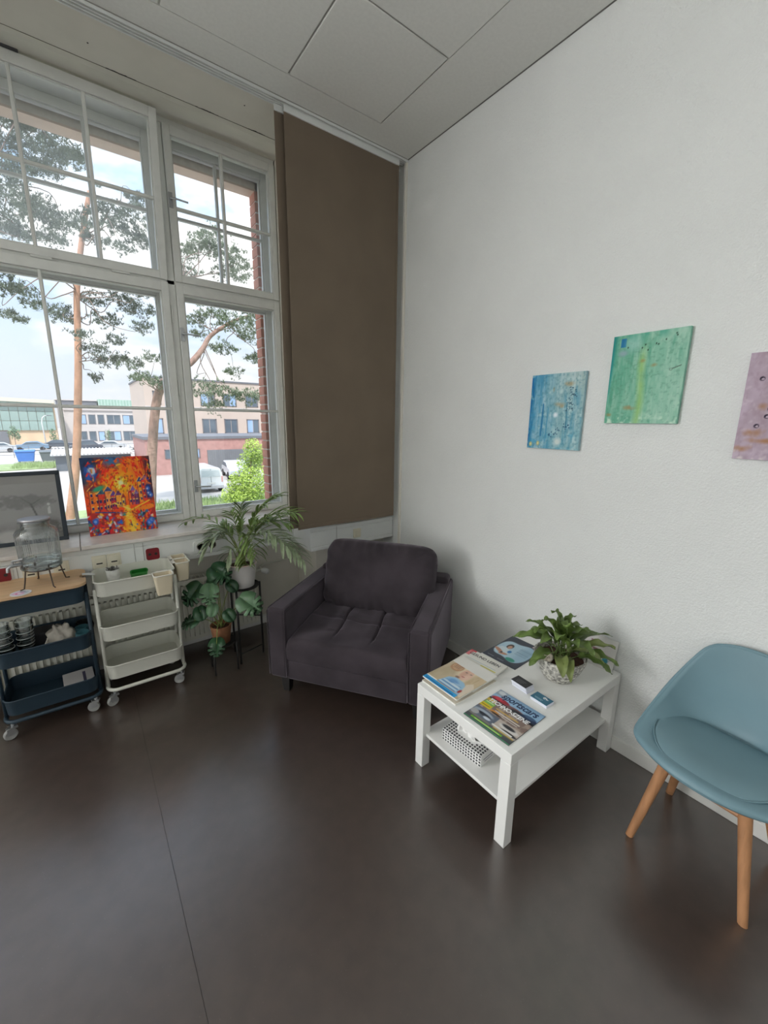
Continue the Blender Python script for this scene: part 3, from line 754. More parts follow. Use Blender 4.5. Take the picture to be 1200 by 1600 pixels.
P.mixm(np.clip((P.noise(5, 5)-.45)*3, 0, 1)*.6, (196, 178, 196)); P.mixm(np.clip((P.noise(30, 20)-.52)*5, 0, 1)*.3, (150, 128, 140)); P.mixm(np.clip((P.noise(24, 24)-.55)*5, 0, 1)*.35, (210, 196, 206)); P.mixm(np.clip((P.noise(7, 6)-.5)*3, 0, 1)*.5, (158, 136, 146))
for (a, b, rx, ry) in ((.20, .50, .07, .05), (.30, .18, .22, .03), (.14, .26, .13, .05), (.5, .65, .2, .05), (.6, .3, .2, .08), (.08, .10, .12, .04), (.36, .42, .1, .12)):
    P.mixm(np.clip((1-np.hypot((P.X-a)/rx, (P.Y-b)/ry)+1.1*(P.noise(12, 12)-.5)), 0, 1)*.8, (164, 116, 76))
P.mixm(np.clip((P.noise(12, 12)-.55)*4, 0, 1)*np.clip((.16-P.Y)*9, 0, 1), (214, 204, 204))
for (a, b) in ((.15, .76), (.28, .48), (.26, .41), (.18, .32), (.45, .55), (.6, .7), (.7, .5)):
    P.ell(a, b, .026, .020, (40, 30, 50), .3); P.ell(a+.006, b-.004, .014, .010, (186, 168, 182), .3)
canvas_wall('mauve and ochre abstract canvas cut by the picture edge', P, .498, 1.571, .308, .398, EDGE_M)
# ------------------------------------------------------------------ trolleys
CASTER_A = (1.9, .6, 1.3, 2.4)
def make_trolley(name, label, loc, m_body, m_wheel, w=.43, d=.30, zr=(.78, .50, .248), tray_h=.088, rz=0):
    t = thing(name, label, 'trolley', loc, rz)
    # bottom tube loop
    lp = [(x, y, .095) for x, y in rrect(w, d, .055, 6)]
    obj('base_tube', MB().tube(lp, .011, 8, closed=True), m_body, t, smooth='all')
    # end posts: two tubes each end joined by the loop
    for sx in (-1, 1):
        for sy in (-1, 1):
            x = sx*(w/2-.004); y = sy*(d/2-.062)
            obj('post', MB().tube([(x, y, .095), (x, y, zr[0]-.05)], .010, 8), m_body, t, smooth='all')
    for z in zr:
        h_ = tray_h
        o1 = rrect(w-.012, d-.008, .05, 6); n = len(o1)
        i1 = rrect(w-.018, d-.014, .047, 6)
        m = MB()
        # outside wall, rim, inside wall, floor
        rings = [[(x*.975, y*.965, z-h_) for x, y in o1], [(x, y, z-.004) for x, y in o1], [(x*1.008, y*1.01, z) for x, y in o1], [(x, y, z) for x, y in i1], [(x*.975, y*.965, z-h_+.004) for x, y in i1]]
        vs = [p for r in rings for p in r]; fs = []
        for k in range(4):
            for i in range(n): j = (i+1) % n; fs.append((k*n+i, k*n+j, (k+1)*n+j, (k+1)*n+i))
        fs.append(tuple(range(4*n, 5*n))); fs.append(tuple(range(n-1, -1, -1)))
        m.add(vs, fs)
        tr_ = obj('tray', m, m_body, t, smooth=True)
        obj('rim', MB().tube([(x*1.004, y*1.006, z) for x, y in o1], .0045, 6, closed=True), m_body, tr_, smooth='all')
        # wire-grid recess in the tray floor
        g = MB()
        for k in range(18): g.box(-w/2+.05+k*(w-.1)/17-.0008, -w/2+.05+k*(w-.1)/17+.0008, -d/2+.05, d/2-.05, z-h_+.0042, z-h_+.0052)
        obj('floor_ribs', g, m_body, tr_)
    for sx in (-1, 1):
        for sy in (-1, 1):
            x = sx*(w/2-.03); y = sy*(d/2-.006)
            c = obj('caster', MB().tube([(0, 0, .10), (0, 0, .072)], .009, 8).box(-.016, .016, -.016, .018, .062, .074).box(-.014, -.0105, -.004, .03, .03, .066).box(.0105, .014, -.004, .03, .03, .066), STEEL, t)
            c.location = (x, y, 0); c.rotation_euler = (0, 0, CASTER_A[(sx+1)+(sy+1)//2])
            wm = MB().lathe([(.006, -.008), (.012, -.010), (.018, -.009), (.025, -.0105), (.030, -.007), (.030, .007), (.025, .0105), (.018, .009), (.012, .010), (.006, .008)], 20)
            obj('wheel', wm, m_wheel, c, smooth=True, loc=(0, .016, .0302), rot=(0, PI/2, 0))
    return t
WTR = mat('white_powder_coat', rgb(216, 216, 206), .45, .015)
BTR = mat('navy_powder_coat', rgb(32, 52, 66), .5, .05)
WHL = mat('grey_wheel', rgb(164, 164, 162), .45, .03)
make_trolley('utility_trolley', 'white three-tier metal trolley on casters beside the navy one', (.193, 2.868, 0), WTR, WHL)
bt = make_trolley('utility_trolley', 'dark navy three-tier metal trolley with a wooden top', (-.272, 2.868, 0), BTR, WHL, zr=(.775, .492, .212))
# wooden lid of the navy trolley, with the two finger cut-outs
WOOD = mat('birch_lid', rgb(214, 178, 138), .5, .08, 5, stretch=(.7, 9, 9), bump=.05, bs=60, detail=6)
pts = rrect(.445, .312, .06, 8)
cut = []
for (x, y) in pts: cut.append((x, y))
def notch(sx):
    return [(sx*(.2225-.028*math.cos(math.radians(a))), -sx*.030*math.sin(math.radians(a))*1.0) for a in range(-90, 91, 30)] if sx > 0 else []
# build outline with a semicircular notch on the right and left short edges
outl = []
q = rrect(.445, .312, .06, 8)
right = [(.2225, -.035)]+[(.2225-.03*math.sin(PI*k/8), -.035*math.cos(PI*k/8)) for k in range(1, 8)]+[(.2225, .035)]
left = [(-x, -y) for x, y in right]
q1 = q[0:9]; q2 = q[9:18]; q3 = q[18:27]; q4 = q[27:36]
outl = right+q1+q2+left+q3+q4
m = MB(); n = len(outl)
zl0, zl1 = .784, .799
vs = [(x, y, zl0) for x, y in outl]+[(x, y, zl1) for x, y in outl]+[(0, 0, zl0), (0, 0, zl1)]
fs = [(i, (i+1) % n, n+(i+1) % n, n+i) for i in range(n)]+[(n+i, n+(i+1) % n, 2*n+1) for i in range(n)]+[((i+1) % n, i, 2*n) for i in range(n)]
m.add(vs, fs)
obj('wooden_lid', m, WOOD, bt)

# white clip-on bins hanging on the white trolley
BINM = mat('cream_clip_bin', rgb(226, 214, 188), .5, .02)
BINW = mat('white_clip_bin', rgb(232, 230, 220), .5, .02)
def clip_bin(label, loc, rz):
    t = thing('clip_on_bin', label, 'container', loc, rz, 'clip-on bins on the white trolley')
    w, d, h_ = .105, .085, .125
    o1 = rrect(w, d, .016, 4); i1 = rrect(w-.006, d-.006, .014, 4); n = len(o1)
    def sc(p, s, z): return [(x*s, y*s, z) for x, y in p]
    rings = [sc(o1, .74, 0), sc(o1, 1, h_), sc(i1, 1, h_), sc(i1, .74, .004)]
    m = MB(); vs = [p for r in rings for p in r]; fs = []
    for k in range(3):
        for i in range(n): j = (i+1) % n; fs.append((k*n+i, k*n+j, (k+1)*n+j, (k+1)*n+i))
    fs.append(tuple(range(3*n, 4*n))); fs.append(tuple(range(n-1, -1, -1))); m.add(vs, fs)
    obj('cup', m, BINM, t, smooth=True)
    obj('rim', MB().tube([(x, y, h_) for x, y in o1], .004, 6, closed=True), BINW, t, smooth='all')
    hk = MB().box(-.03, .03, d/2-.002, d/2+.018, h_-.002, h_+.003).box(-.03, .03, d/2+.015, d/2+.0175, h_-.02, h_+.003)
    obj('hook', hk, BINW, t)
    return t
clip_bin('cream clip-on bin hanging on the front edge of the white trolley', (.325, 2.672, .663), 0)
clip_bin('cream clip-on bin on the right end of the white trolley, nearer the room', (.462, 2.855, .668), math.radians(90))
clip_bin('cream clip-on bin on the right end of the white trolley, nearer the window', (.462, 2.955, .668), math.radians(90))
# pen cup and green dish in the top tray
PAPERC = mat('printed_cup', rgb(222, 222, 218), .6, .1, 40)
t = thing('pen_cup', 'white cup full of grey trinkets in the top tray of the white trolley', 'cup', (.085, 2.89, .697))
obj('cup_wall', MB().lathe([(.030, 0), (.036, .105), (.034, .105), (.028, .004)], 24, cap1=True), PAPERC, t, smooth=True)
rr = random.Random(3); g = MB()
for k in range(26):
    a = rr.uniform(0, 6.28); r_ = rr.uniform(0, .026)
    g.tube([(r_*math.cos(a), r_*math.sin(a), .06), (1.4*r_*math.cos(a)+rr.uniform(-.012, .012), 1.4*r_*math.sin(a)+rr.uniform(-.012, .012), rr.uniform(.108, .124))], rr.uniform(.002, .004), 5)
o_ = obj('trinkets', g, mat('trinket_grey', rgb(120, 118, 116), .4, .5, 60, metal=.3), t); o_['kind'] = 'stuff'
t = thing('sponge_dish', 'green plastic dish against the back of the white trolley top tray', 'dish', (.225, 2.948, .715), 0)
gm_ = MB(); o1 = rrect(.10, .034, .014, 5); n = len(o1)
for (s, z) in ((.9, 0), (1, .04), (.9, .04), (.82, .008)): pass
rings = [[(x*s, y*s, z) for x, y in o1] for s, z in ((.92, 0), (1, .045), (.9, .045), (.84, .012))]
vs = [p for r in rings for p in r]; fs = []
for k in range(3):
    for i in range(n): j = (i+1) % n; fs.append((k*n+i, k*n+j, (k+1)*n+j, (k+1)*n+i))
fs.append(tuple(range(3*n, 4*n))); fs.append(tuple(range(n-1, -1, -1))); gm_.add(vs, fs)
obj('dish_body', gm_, mat('green_plastic', rgb(56, 150, 66), .45, .05), t, smooth=True)
t.rotation_euler = (math.radians(38), 0, 0)
# key-ring clip between the trolleys
cl = thing('cable_tie', 'white plastic tie joining the two trolleys at their rims', 'cable tie', (-.035, 2.885, .772))
obj('strap', MB().tube([(-.03, -.006, .03), (.0, -.008, .026), (.03, -.006, .016)], .004, 6), PLASTICW, cl, smooth='all')
obj('strap', MB().tube([(-.03, .012, .03), (.0, .012, .027), (.03, .012, .016)], .004, 6), PLASTICW, cl, smooth='all')

# ------------------------------------------------------------------ drink dispenser on its wire stand
def glass_solid(name, col=(.93, .97, .97, 1), rough=.02, ior=1.45):
    if name in MATS: return MATS[name]
    m = bpy.data.materials.new(name); m.use_nodes = True; b = m.node_tree.nodes['Principled BSDF']
    b.inputs['Base Color'].default_value = col; b.inputs['Transmission Weight'].default_value = 1; b.inputs['Roughness'].default_value = rough; b.inputs['IOR'].default_value = ior
    MATS[name] = m; return m
JX, JY = -.232, 2.838
st = thing('dispenser_stand', 'thin dark wire stand carrying the glass drink dispenser', 'stand', (JX, JY, .7995))
WIRE = mat('bronze_wire', rgb(84, 70, 62), .4, .1, metal=.6)
obj('ring', MB().tube([(.078*math.cos(a*PI/16), .078*math.sin(a*PI/16), .098) for a in range(32)], .0035, 6, closed=True), WIRE, st, smooth='all')
for a in (-2.6, -1.15, .35, 1.9):
    c, s_ = math.cos(a), math.sin(a)
    obj('wire_leg', MB().tube([(.078*c, .078*s_, .125), (.080*c, .080*s_, .095), (.088*c, .088*s_, .05), (.098*c, .098*s_, .006), (.116*c, .116*s_, .0035)], .0034, 6), WIRE, st, smooth='all')
    obj('pad', MB().tube([(.076*c-.012*s_, .076*s_+.012*c, .104), (.076*c+.012*s_, .076*s_-.012*c, .104)], .0055, 6), BLACKM, st, smooth='all')
jr = thing('drink_dispenser', 'ribbed glass drink dispenser jar with steel lid and tap, water inside', 'dispenser', (JX, JY, .902))
JG = mat_glass('jar_glass', (.97, .985, .985, 1), refl=.22)
prof = [(.060, 0), (.084, .004), (.090, .014), (.0895, .06), (.0915, .12), (.093, .175), (.092, .195), (.082, .216), (.066, .226), (.062, .232), (.064, .250), (.066, .262)]
m = MB(); nseg = 120; vs = []; fs = []
for k, (r, z) in enumerate(prof):
    for i in range(nseg):
        a = 2*PI*i/nseg; rib = .0012*(1 if i % 2 else -1) if 2 <= k <= 6 else 0
        vs.append(((r+rib)*math.cos(a), (r+rib)*math.sin(a), z))
for k in range(len(prof)-1):
    for i in range(nseg): j = (i+1) % nseg; fs.append((k*nseg+i, k*nseg+j, (k+1)*nseg+j, (k+1)*nseg+i))
fs.append(tuple(range(nseg-1, -1, -1))); m.add(vs, fs)
obj('jar_wall', m, JG, jr, smooth=True)
obj('jar_inner', MB().lathe([(.05, .010), (.082, .012), (.086, .02), (.0855, .06), (.0875, .12), (.089, .175), (.088, .193), (.078, .212), (.062, .222), (.058, .232), (.060, .262)], 60, cap1=False), JG, jr, smooth=True)
obj('water', MB().lathe([(.05, .0105), (.081, .0125), (.085, .0205), (.0845, .05), (.0, .0505)], 48, cap1=False), glass_solid('water', (.90, .96, .98, 1), 0, 1.2), jr, smooth=True)
obj('glass_foot', MB().lathe([(.052, -.002), (.088, -.001), (.0915, .006), (.0905, .011)], 48, cap1=False), mat_glass('thick_glass', (.80, .90, .92, 1), refl=.5, rough=.05), jr, smooth=True)
obj('lid', MB().lathe([(.058, .250), (.058, .262), (.0685, .263), (.0695, .268), (.067, .272), (.0, .273)], 48, cap1=False), mat('steel_lid', rgb(190, 188, 192), .3, .04, metal=.75), jr, smooth=True)
obj('neck_ring', MB().tube([(.0665*math.cos(a*PI/20), .0665*math.sin(a*PI/20), .255) for a in range(40)], .004, 6, closed=True), JG, jr, smooth='all')
a = math.radians(205); c, s_ = math.cos(a), math.sin(a)
tp = MB().tube([(.088*c, .088*s_, .038), (.125*c, .125*s_, .038)], .010, 10)
tp.tube([(.108*c, .108*s_, .038), (.132*c, .132*s_, .040), (.146*c, .146*s_, .030), (.148*c, .148*s_, .010)], [.009, .009, .008, .0075], 10)
tp.lathe([(.017, 0), (.017, .006)], 14, (.093*c, .093*s_, .035))
tap = obj('tap', tp, STEEL, jr, smooth=True)
obj('lever', MB().tube([(.122*c, .122*s_, .046), (.122*c, .122*s_, .064), (.085*c-.025*s_, .09*s_+.025*c, .070)], [.007, .006, .005], 8), STEEL, tap, smooth=True)
# round sticker/coaster
t = thing('coaster', 'round pink and grey printed coaster on the wooden trolley top', 'coaster', (-.328, 2.745, .7995))
obj('disc', MB().lathe([(.0, .0), (.044, .0), (.044, .002), (.0, .002)], 36, cap0=False, cap1=False), mat('coaster_edge', rgb(226, 224, 226), .5), t)
P = Paint(48, 48, (222, 224, 228), 2)
P.ell(.40, .45, .30, .30, (226, 170, 206), .6); P.ell(.36, .42, .20, .20, (238, 214, 228), .6); P.line(.5, .6, .85, .55, .05, (130, 150, 170)); P.line(.45, .75, .7, .72, .04, (90, 90, 110)); P.ell(.30, .40, .06, .10, (214, 90, 160), .5); P.ell(.75, .4, .10, .06, (170, 190, 206), .5)
print_plane('print', P, 1, 1, mat_vcol('coaster_print', .5), t, fn=lambda u, v: ((lambda x, y: (x*math.sqrt(max(0, 1-y*y/2))*.043, y*math.sqrt(max(0, 1-x*x/2))*.043, .0024))(u*2-1, v*2-1)))

# ------------------------------------------------------------------ things on the navy trolley's shelves
GLS = mat_glass('tumbler_glass', (.95, .97, .97, 1), refl=.40)
RIMG = mat('glass_rim', rgb(176, 184, 184), .12, .05, spec=1.0)
g0 = None
for si, (gx, gy) in enumerate(((-.433, 2.785), (-.352, 2.80))):
    for k in range(5):
        lab = '%s glass tumbler in the %s nested stack on the navy trolley' % (('bottom', 'second from bottom', 'middle', 'second from top', 'topmost')[k], ('left', 'right')[si])
        if g0 is None:
            g0 = thing('tumbler', lab, 'glass', (gx, gy, .409), 0, 'nested tumblers on the navy trolley')
            obj('glass_wall', MB().lathe([(.029, 0), (.032, .006), (.037, .085), (.0385, .09), (.0365, .09), (.035, .085), (.030, .010), (.0, .008)], 24, cap1=False), GLS, g0, smooth=True)
            obj('rim', MB().tube([(.0375*math.cos(a*PI/12), .0375*math.sin(a*PI/12), .089) for a in range(24)], .0018, 6, closed=True), RIMG, g0, smooth='all')
            obj('base_ring', MB().tube([(.031*math.cos(a*PI/12), .031*math.sin(a*PI/12), .004) for a in range(24)], .0022, 6, closed=True), RIMG, g0, smooth='all')
        else:
            o_ = dup(g0, (gx+.002*k*(1 if si else -1), gy, .409+k*.034), 0, lab)
# crumpled cloth bag
LINEN = mat('grey_linen', rgb(176, 170, 160), .9, .12, 12, bump=.3, bs=300)
def blob(name, m_, par, c, r, amp, seed, sc=(1, 1, 1), nu=40, nv=28, fr=9):
    b = MB(); b.ball((0, 0, 0), 1, nu, nv)
    o = []
    for p in b.v:
        q = Vector(p); d = amp*mnoise.fractal(q*1.7+Vector((seed, seed*2, 0)), 1.0, 2.0, 3)+amp*.5*math.sin(fr*q.x+5*q.z+3*mnoise.noise(q*2))
        q = q*(1+d); o.append((c[0]+q.x*r*sc[0], c[1]+q.y*r*sc[1], max(c[2]+q.z*r*sc[2], c[2]-r*sc[2]*.8)))
    b.v = o
    return obj(name, b, m_, par, smooth='all')
t = thing('cloth_bag', 'crumpled grey linen bag on the middle shelf of the navy trolley', 'bag', (-.20, 2.82, .408))
blob('body', LINEN, t, (0, 0, .062), .075, .22, 3.3, (.95, .8, 1.05))
obj('drawstring', MB().tube([(-.055, -.05, .10), (-.075, -.06, .06), (-.07, -.065, .02), (-.078, -.06, .004)], .0035, 6), LINEN, t, smooth='all')
t = thing('folded_cloth', 'small pale cloth bundle in front of the linen bag', 'cloth', (-.195, 2.775, .408))
blob('bundle', mat('pale_linen', rgb(198, 192, 176), .9, .1, 14, bump=.2, bs=300), t, (0, 0, .032), .040, .2, 7.7, (1.2, .55, .85), 30, 20)
MUG = mat('teal_mug', rgb(70, 116, 126), .35, .05)
def mug(label, loc, m_, rz=0):
    t = thing('mug', label, 'mug', loc, rz, 'mugs on the navy trolley')
    obj('mug_wall', MB().lathe([(.030, 0), (.033, .006), (.034, .085), (.031, .085), (.029, .008), (.0, .006)], 24, cap1=False), m_, t, smooth=True)
    obj('mug_handle', MB().tube([(.033, 0, .07), (.050, 0, .068), (.056, 0, .045), (.050, 0, .022), (.032, 0, .018)], .0045, 8), m_, t, smooth='all')
    return t
mug('teal mug at the front right of the navy trolley middle shelf', (-.102, 2.775, .408), MUG, 2.0)
mug('teal mug standing behind the front teal mug on the navy trolley', (-.104, 2.855, .408), MUG, 1.0)
mug('black mug at the back right of the navy trolley shelf', (-.10, 2.935, .408), mat('black_mug', rgb(28, 27, 28), .4), .4)
t = thing('storage_box', 'small black box at the back of the navy trolley middle shelf', 'box', (-.285, 2.90, .408))
obj('box_body', MB().box(-.055, .055, -.05, .05, 0, .10), mat('black_card', rgb(34, 34, 38), .6), t, bevel=.003)
obj('box_lid', MB().box(-.057, .057, -.052, .052, .085, .104), MATS['black_card'], t, bevel=.003)
t = thing('felt_pad', 'flat grey cloth pad at the front of the navy trolley middle shelf', 'pad', (-.285, 2.775, .408))
obj('pad_body', MB().box(-.045, .045, -.035, .035, 0, .02), mat('grey_felt', rgb(96, 94, 98), .95, .1), t, bevel=.006)
t = thing('paper_packet', 'white printed paper packet lying in the bottom tray of the navy trolley', 'packet', (-.155, 2.845, .130), math.radians(4))
obj('packet_body', MB().hexa([(-.075, -.085, 0), (.075, -.085, 0), (.075, .085, .03), (-.075, .085, .03)], [(-.075, -.085, .02), (.075, -.085, .02), (.075, .085, .052), (-.075, .085, .052)]), mat('paper_grey', rgb(190, 186, 186), .7, .05), t, bevel=.002)
ink = mat('print_ink', rgb(70, 66, 90), .6)
obj('printed_stripe', MB().hexa([(.02, -.05, .0271), (.035, -.05, .0271), (.035, .06, .0478), (.02, .06, .0478)], [(.02, -.05, .0274), (.035, -.05, .0274), (.035, .06, .0481), (.02, .06, .0481)]), ink, t)
obj('printed_mark', MB().hexa([(-.065, -.075, .0224), (-.045, -.075, .0224), (-.045, -.055, .0262), (-.065, -.055, .0262)], [(-.065, -.075, .0227), (-.045, -.075, .0227), (-.045, -.055, .0265), (-.065, -.055, .0265)]), mat('red_print', rgb(150, 60, 60), .6), t)

# ------------------------------------------------------------------ pictures on the sill
# framed grey photograph leaning on the window
fr = thing('framed_picture', 'black framed grey photograph of a wide tree leaning on the window', 'picture', (-.110, 3.226, .9425))
FW, FH = .62, .445
lean = math.radians(-13)
sub = empty('board', fr); sub.rotation_euler = (lean, 0, 0)
NAVYF = mat('dark_blue_frame', rgb(38, 48, 58), .5, .08)
obj('frame', MB().box(-FW, 0, 0, .018, 0, .024).box(-FW, 0, 0, .018, FH-.024, FH).box(-FW, -FW+.024, 0, .018, .024, FH-.024).box(-.024, 0, 0, .018, .024, FH-.024), NAVYF, sub, bevel=.002)
obj('backing', MB().box(-FW+.02, -.02, .010, .016, .02, FH-.02), BLKW, sub)
P = Paint(120, 88, (158, 156, 153), 21)
P.mixm((1-P.Y)*.25, (100, 98, 95))
can = np.clip(1-np.hypot((P.X-.72)/.36, (P.Y-.60)/.16), 0, 1)
P.mixm(np.clip((can*1.5+P.noise(30, 26)-.88)*3.2, 0, 1)*.62, (84, 83, 81)); P.mixm(np.clip((P.noise(40, 30)-.55)*6, 0, 1)*np.clip(can*3, 0, 1)*.5, (140, 138, 135))
P.mixm(np.clip((.34-P.Y+.25*(P.noise(8, 4)-.5))*5, 0, 1)*.6, (78, 76, 73))
P.mixm(np.clip((P.noise(50, 50, 2)-.5)*5, 0, 1)*np.clip((.42-P.Y)*4, 0, 1)*.5, (142, 138, 134))
P.line(.80, .36, .76, .56, .010, (62, 60, 58)); P.line(.76, .56, .70, .64, .007, (66, 64, 62)); P.line(.76, .54, .84, .62, .006, (66, 64, 62))
P.poly([(.895, .38), (.925, .38), (.917, .50), (.900, .50)], (206, 206, 204)); P.ell(.908, .535, .012, .02, (214, 214, 212), .4)
P.ell(.55, .08, .10, .10, (176, 172, 168), .6); P.rect(0, .03, 0, 1, (150, 148, 144), .3)
print_plane('photograph', P, FW-.048, FH-.048, mat_vcol('photo_print', .35, .4), sub, fn=lambda x, y: (-FW+.024+x, .0075, .024+y))
obj('glazing', MB().box(-FW+.022, -.022, .004, .0055, .022, FH-.022), mat_glass('picture_glass', refl=.10), sub)

# bright village canvas leaning beside it
cv = thing('canvas_painting', 'vivid orange and blue village canvas leaning on the windowsill', 'painting', (.001, 3.222, .9425))
sub = empty('board', cv); sub.rotation_euler = (math.radians(-7.0), 0, 0)
VW, VH = .394, .512
P = Paint(132, 150, (232, 78, 26), 33)
sunx, suny = .53, .66
D = np.hypot((P.X-sunx)*1.0, (P.Y-suny)*1.15)
ANG = np.arctan2(P.Y-suny, P.X-sunx)
sw_ = P.noise(9, 9)
P.mixm(np.clip(1.15-D*3.0+.55*(sw_-.5), 0, 1), (250, 168, 22)); P.mixm(np.clip(.9-D*6+.5*(P.noise(12, 12)-.5), 0, 1), (252, 216, 50))
P.mixm(np.clip((P.noise(14, 16)-.52)*6, 0, 1)*np.clip(D*4-.4, 0, 1)*np.clip((P.Y-.4)*5, 0, 1)*.85, (214, 24, 22))
P.mixm(np.clip((P.noise(16, 14)-.56)*7, 0, 1)*np.clip((P.Y-.45)*5, 0, 1)*.8, (250, 140, 40))
# dark blue corners of the sky, blue gap at the top
cor = np.clip(1.15-np.hypot((P.X-.0)/.30, (P.Y-1.0)/.42)+.5*(P.noise(9, 9)-.5), 0, 1)*1.6
P.mixm(cor, (24, 48, 84)); P.mixm(np.clip(1.0-np.hypot((P.X-1.02)/.16, (P.Y-.82)/.5)+.5*(P.noise(9, 9)-.5), 0, 1)*1.5, (44, 24, 44))
P.mixm(np.clip(1.1-np.hypot((P.X-.44)/.20, (P.Y-1.0)/.16)+.6*(P.noise(14, 9)-.5), 0, 1)*1.5, (60, 104, 150))
P.mixm(np.clip(1-np.hypot((P.X-.12)/.11, (P.Y-.80)/.13)+1.1*(P.noise(14, 14)-.5), 0, 1)*2, (40, 84, 168)); P.mixm(np.clip(1-np.hypot((P.X-.15)/.07, (P.Y-.83)/.06)+1.2*(P.noise(18, 18)-.5), 0, 1)*2, (206, 214, 226))
rs = P.rs
for k in range(160):   # sky brush curls
    x, y = rs.uniform(.08, .98), rs.uniform(.55, .98); a = math.atan2(y-suny, x-sunx)+1.57+rs.normal(0, .5); L = rs.uniform(.02, .06)
    c_ = [(255, 150, 30), (250, 96, 20), (214, 26, 24), (255, 206, 60), (240, 50, 20), (176, 16, 26), (230, 36, 20)][rs.randint(7)]
    P.line(x, y, x+L*math.cos(a), y+L*math.sin(a), rs.uniform(.006, .014), c_, .85)
for k in range(16): a = rs.uniform(0, 6.28); P.line(sunx+.03*math.cos(a), suny+.03*math.sin(a), sunx+.09*math.cos(a), suny+.08*math.sin(a), .008, (255, 236, 110), .8)
P.ell(sunx, suny, .035, .03, (255, 246, 190), .8)
# ground
P.mixm(np.clip((.36-P.Y-.05*np.sin(P.X*3))*14, 0, 1), (170, 44, 40))
path = np.clip(1-np.abs(P.X-(.58+.16*(.34-P.Y)*np.sin(P.Y*9+1)))/(.04+.36*np.clip(.36-P.Y, 0, 1)), 0, 1)*(P.Y < .36)
P.mixm(np.clip(path*3, 0, 1), (246, 148, 32)); P.mixm(np.clip(path*2-.6, 0, 1)*(.6+.6*P.noise(10, 24)), (255, 204, 70))
# houses left
for (x0, x1, y0, y1, wc, rc) in ((.06, .20, .30, .58, (240, 120, 40), (120, 30, 60)), (.18, .30, .30, .53, (214, 60, 40), (50, 90, 110)), (.28, .38, .31, .56, (244, 150, 80), (60, 80, 130)), (.36, .44, .32, .50, (190, 50, 60), (90, 60, 130)), (.43, .51, .34, .50, (248, 160, 60), (110, 60, 110)), (.51, .56, .36, .46, (250, 186, 70), (170, 60, 40)), (.62, .67, .36, .52, (238, 110, 50), (190, 40, 40)), (.66, .72, .36, .55, (206, 80, 90), (120, 90, 160)), (.71, .76, .36, .50, (120, 60, 100), (150, 120, 170)), (.77, .85, .38, .66, (246, 150, 50), (40, 70, 140)), (.83, .95, .40, .68, (224, 66, 40), (40, 60, 150))):
    P.rect(x0, x1, y0, y1, wc); P.poly([(x0-.015, y1), ((x0+x1)/2, y1+.07), (x1+.015, y1)], rc)
    P.line(x0-.015, y1, (x0+x1)/2, y1+.07, .007, (255, 190, 90)); P.line(x0, y0, x0, y1, .006, (80, 24, 50)); P.line(x1, y0, x1, y1, .006, (70, 30, 70))
    nw = 2 if x1-x0 > .08 else 1
    for a in range(nw):
        for b in range(max(1, int((y1-y0)/.09))):
            wx = x0+(a+.5)*(x1-x0)/nw; wy = y0+.05+b*.085; P.rect(wx-.012, wx+.012, wy-.02, wy+.022, (50, 40, 90)); P.line(wx-.012, wy+.022, wx+.012, wy+.022, .006, (255, 214, 120))
P.ell(.20, .60, .09, .03, (50, 150, 110), .8, .3)
P.mixm(np.clip(1.1-np.hypot((P.X-.93)/.07, (P.Y-.53)/.16)+.7*(P.noise(14, 14)-.5), 0, 1)*1.4, (30, 40, 100))
for (a, b) in ((.93, .50), (.96, .47), (.92, .56)): P.ell(a, b, .03, .03, (60, 110, 200), .7); P.ell(a-.01, b, .012, .012, (220, 220, 230), .8)
for k in range(5): P.line(.90+.02*k, .62, .97-.09*k, .95-.02*k, .006, (240, 120, 50), .9)
P.poly([(.62, .30), (.98, .36), (.98, .30), (.70, .24)], (246, 130, 40)); P.line(.60, .28, .92, .40, .012, (255, 190, 60)); P.line(.40, .40, .62, .30, .012, (255, 214, 110)); P.line(.12, .30, .55, .26, .010, (30, 60, 120))
for k in range(230):   # flowers
    x = rs.rand(); y = rs.uniform(.0, .27)
    if abs(x-.58) < .10+.15*(.25-y) and rs.rand() < .85: continue
    c_ = [(206, 24, 30), (250, 110, 30), (40, 90, 180), (230, 220, 220), (20, 40, 80), (250, 180, 50), (60, 120, 110), (150, 20, 60), (236, 60, 40), (110, 140, 190)][rs.randint(10)]
    P.ell(x, y, rs.uniform(.012, .034), rs.uniform(.008, .02), c_, .6, rs.uniform(0, 3), .95)
for (a, b) in ((.88, .10), (.92, .13), (.10, .18)): P.ell(a, b, .045, .04, (50, 100, 196), .6); P.ell(a, b, .02, .018, (120, 160, 220), .6)
for k in range(70):
    x, y = rs.uniform(.40, .72), rs.uniform(.0, .30); P.line(x, y, x+rs.uniform(-.05, .05), y+rs.uniform(-.005, .012), .006, [(255, 226, 110), (240, 120, 30), (250, 170, 40), (214, 80, 30)][rs.randint(4)], .8)
P.mixm(np.clip((P.noise(30, 30, 2)-.62)*8, 0, 1)*.35, (40, 10, 30))
_g = P.a.mean(axis=2, keepdims=True); P.a = np.clip(_g+(P.a-_g)*1.18, 0, 1)**.9
obj('stretcher', MB().box(0, VW, .001, .018, 0, VH), mat('canvas_edge_dark', rgb(70, 40, 48), .7, .4, 20), sub, bevel=.001)
print_plane('painted_canvas', P, VW, VH, mat_vcol('canvas_gloss', .45, .4), sub, fn=lambda x, y: (x, 0, y))
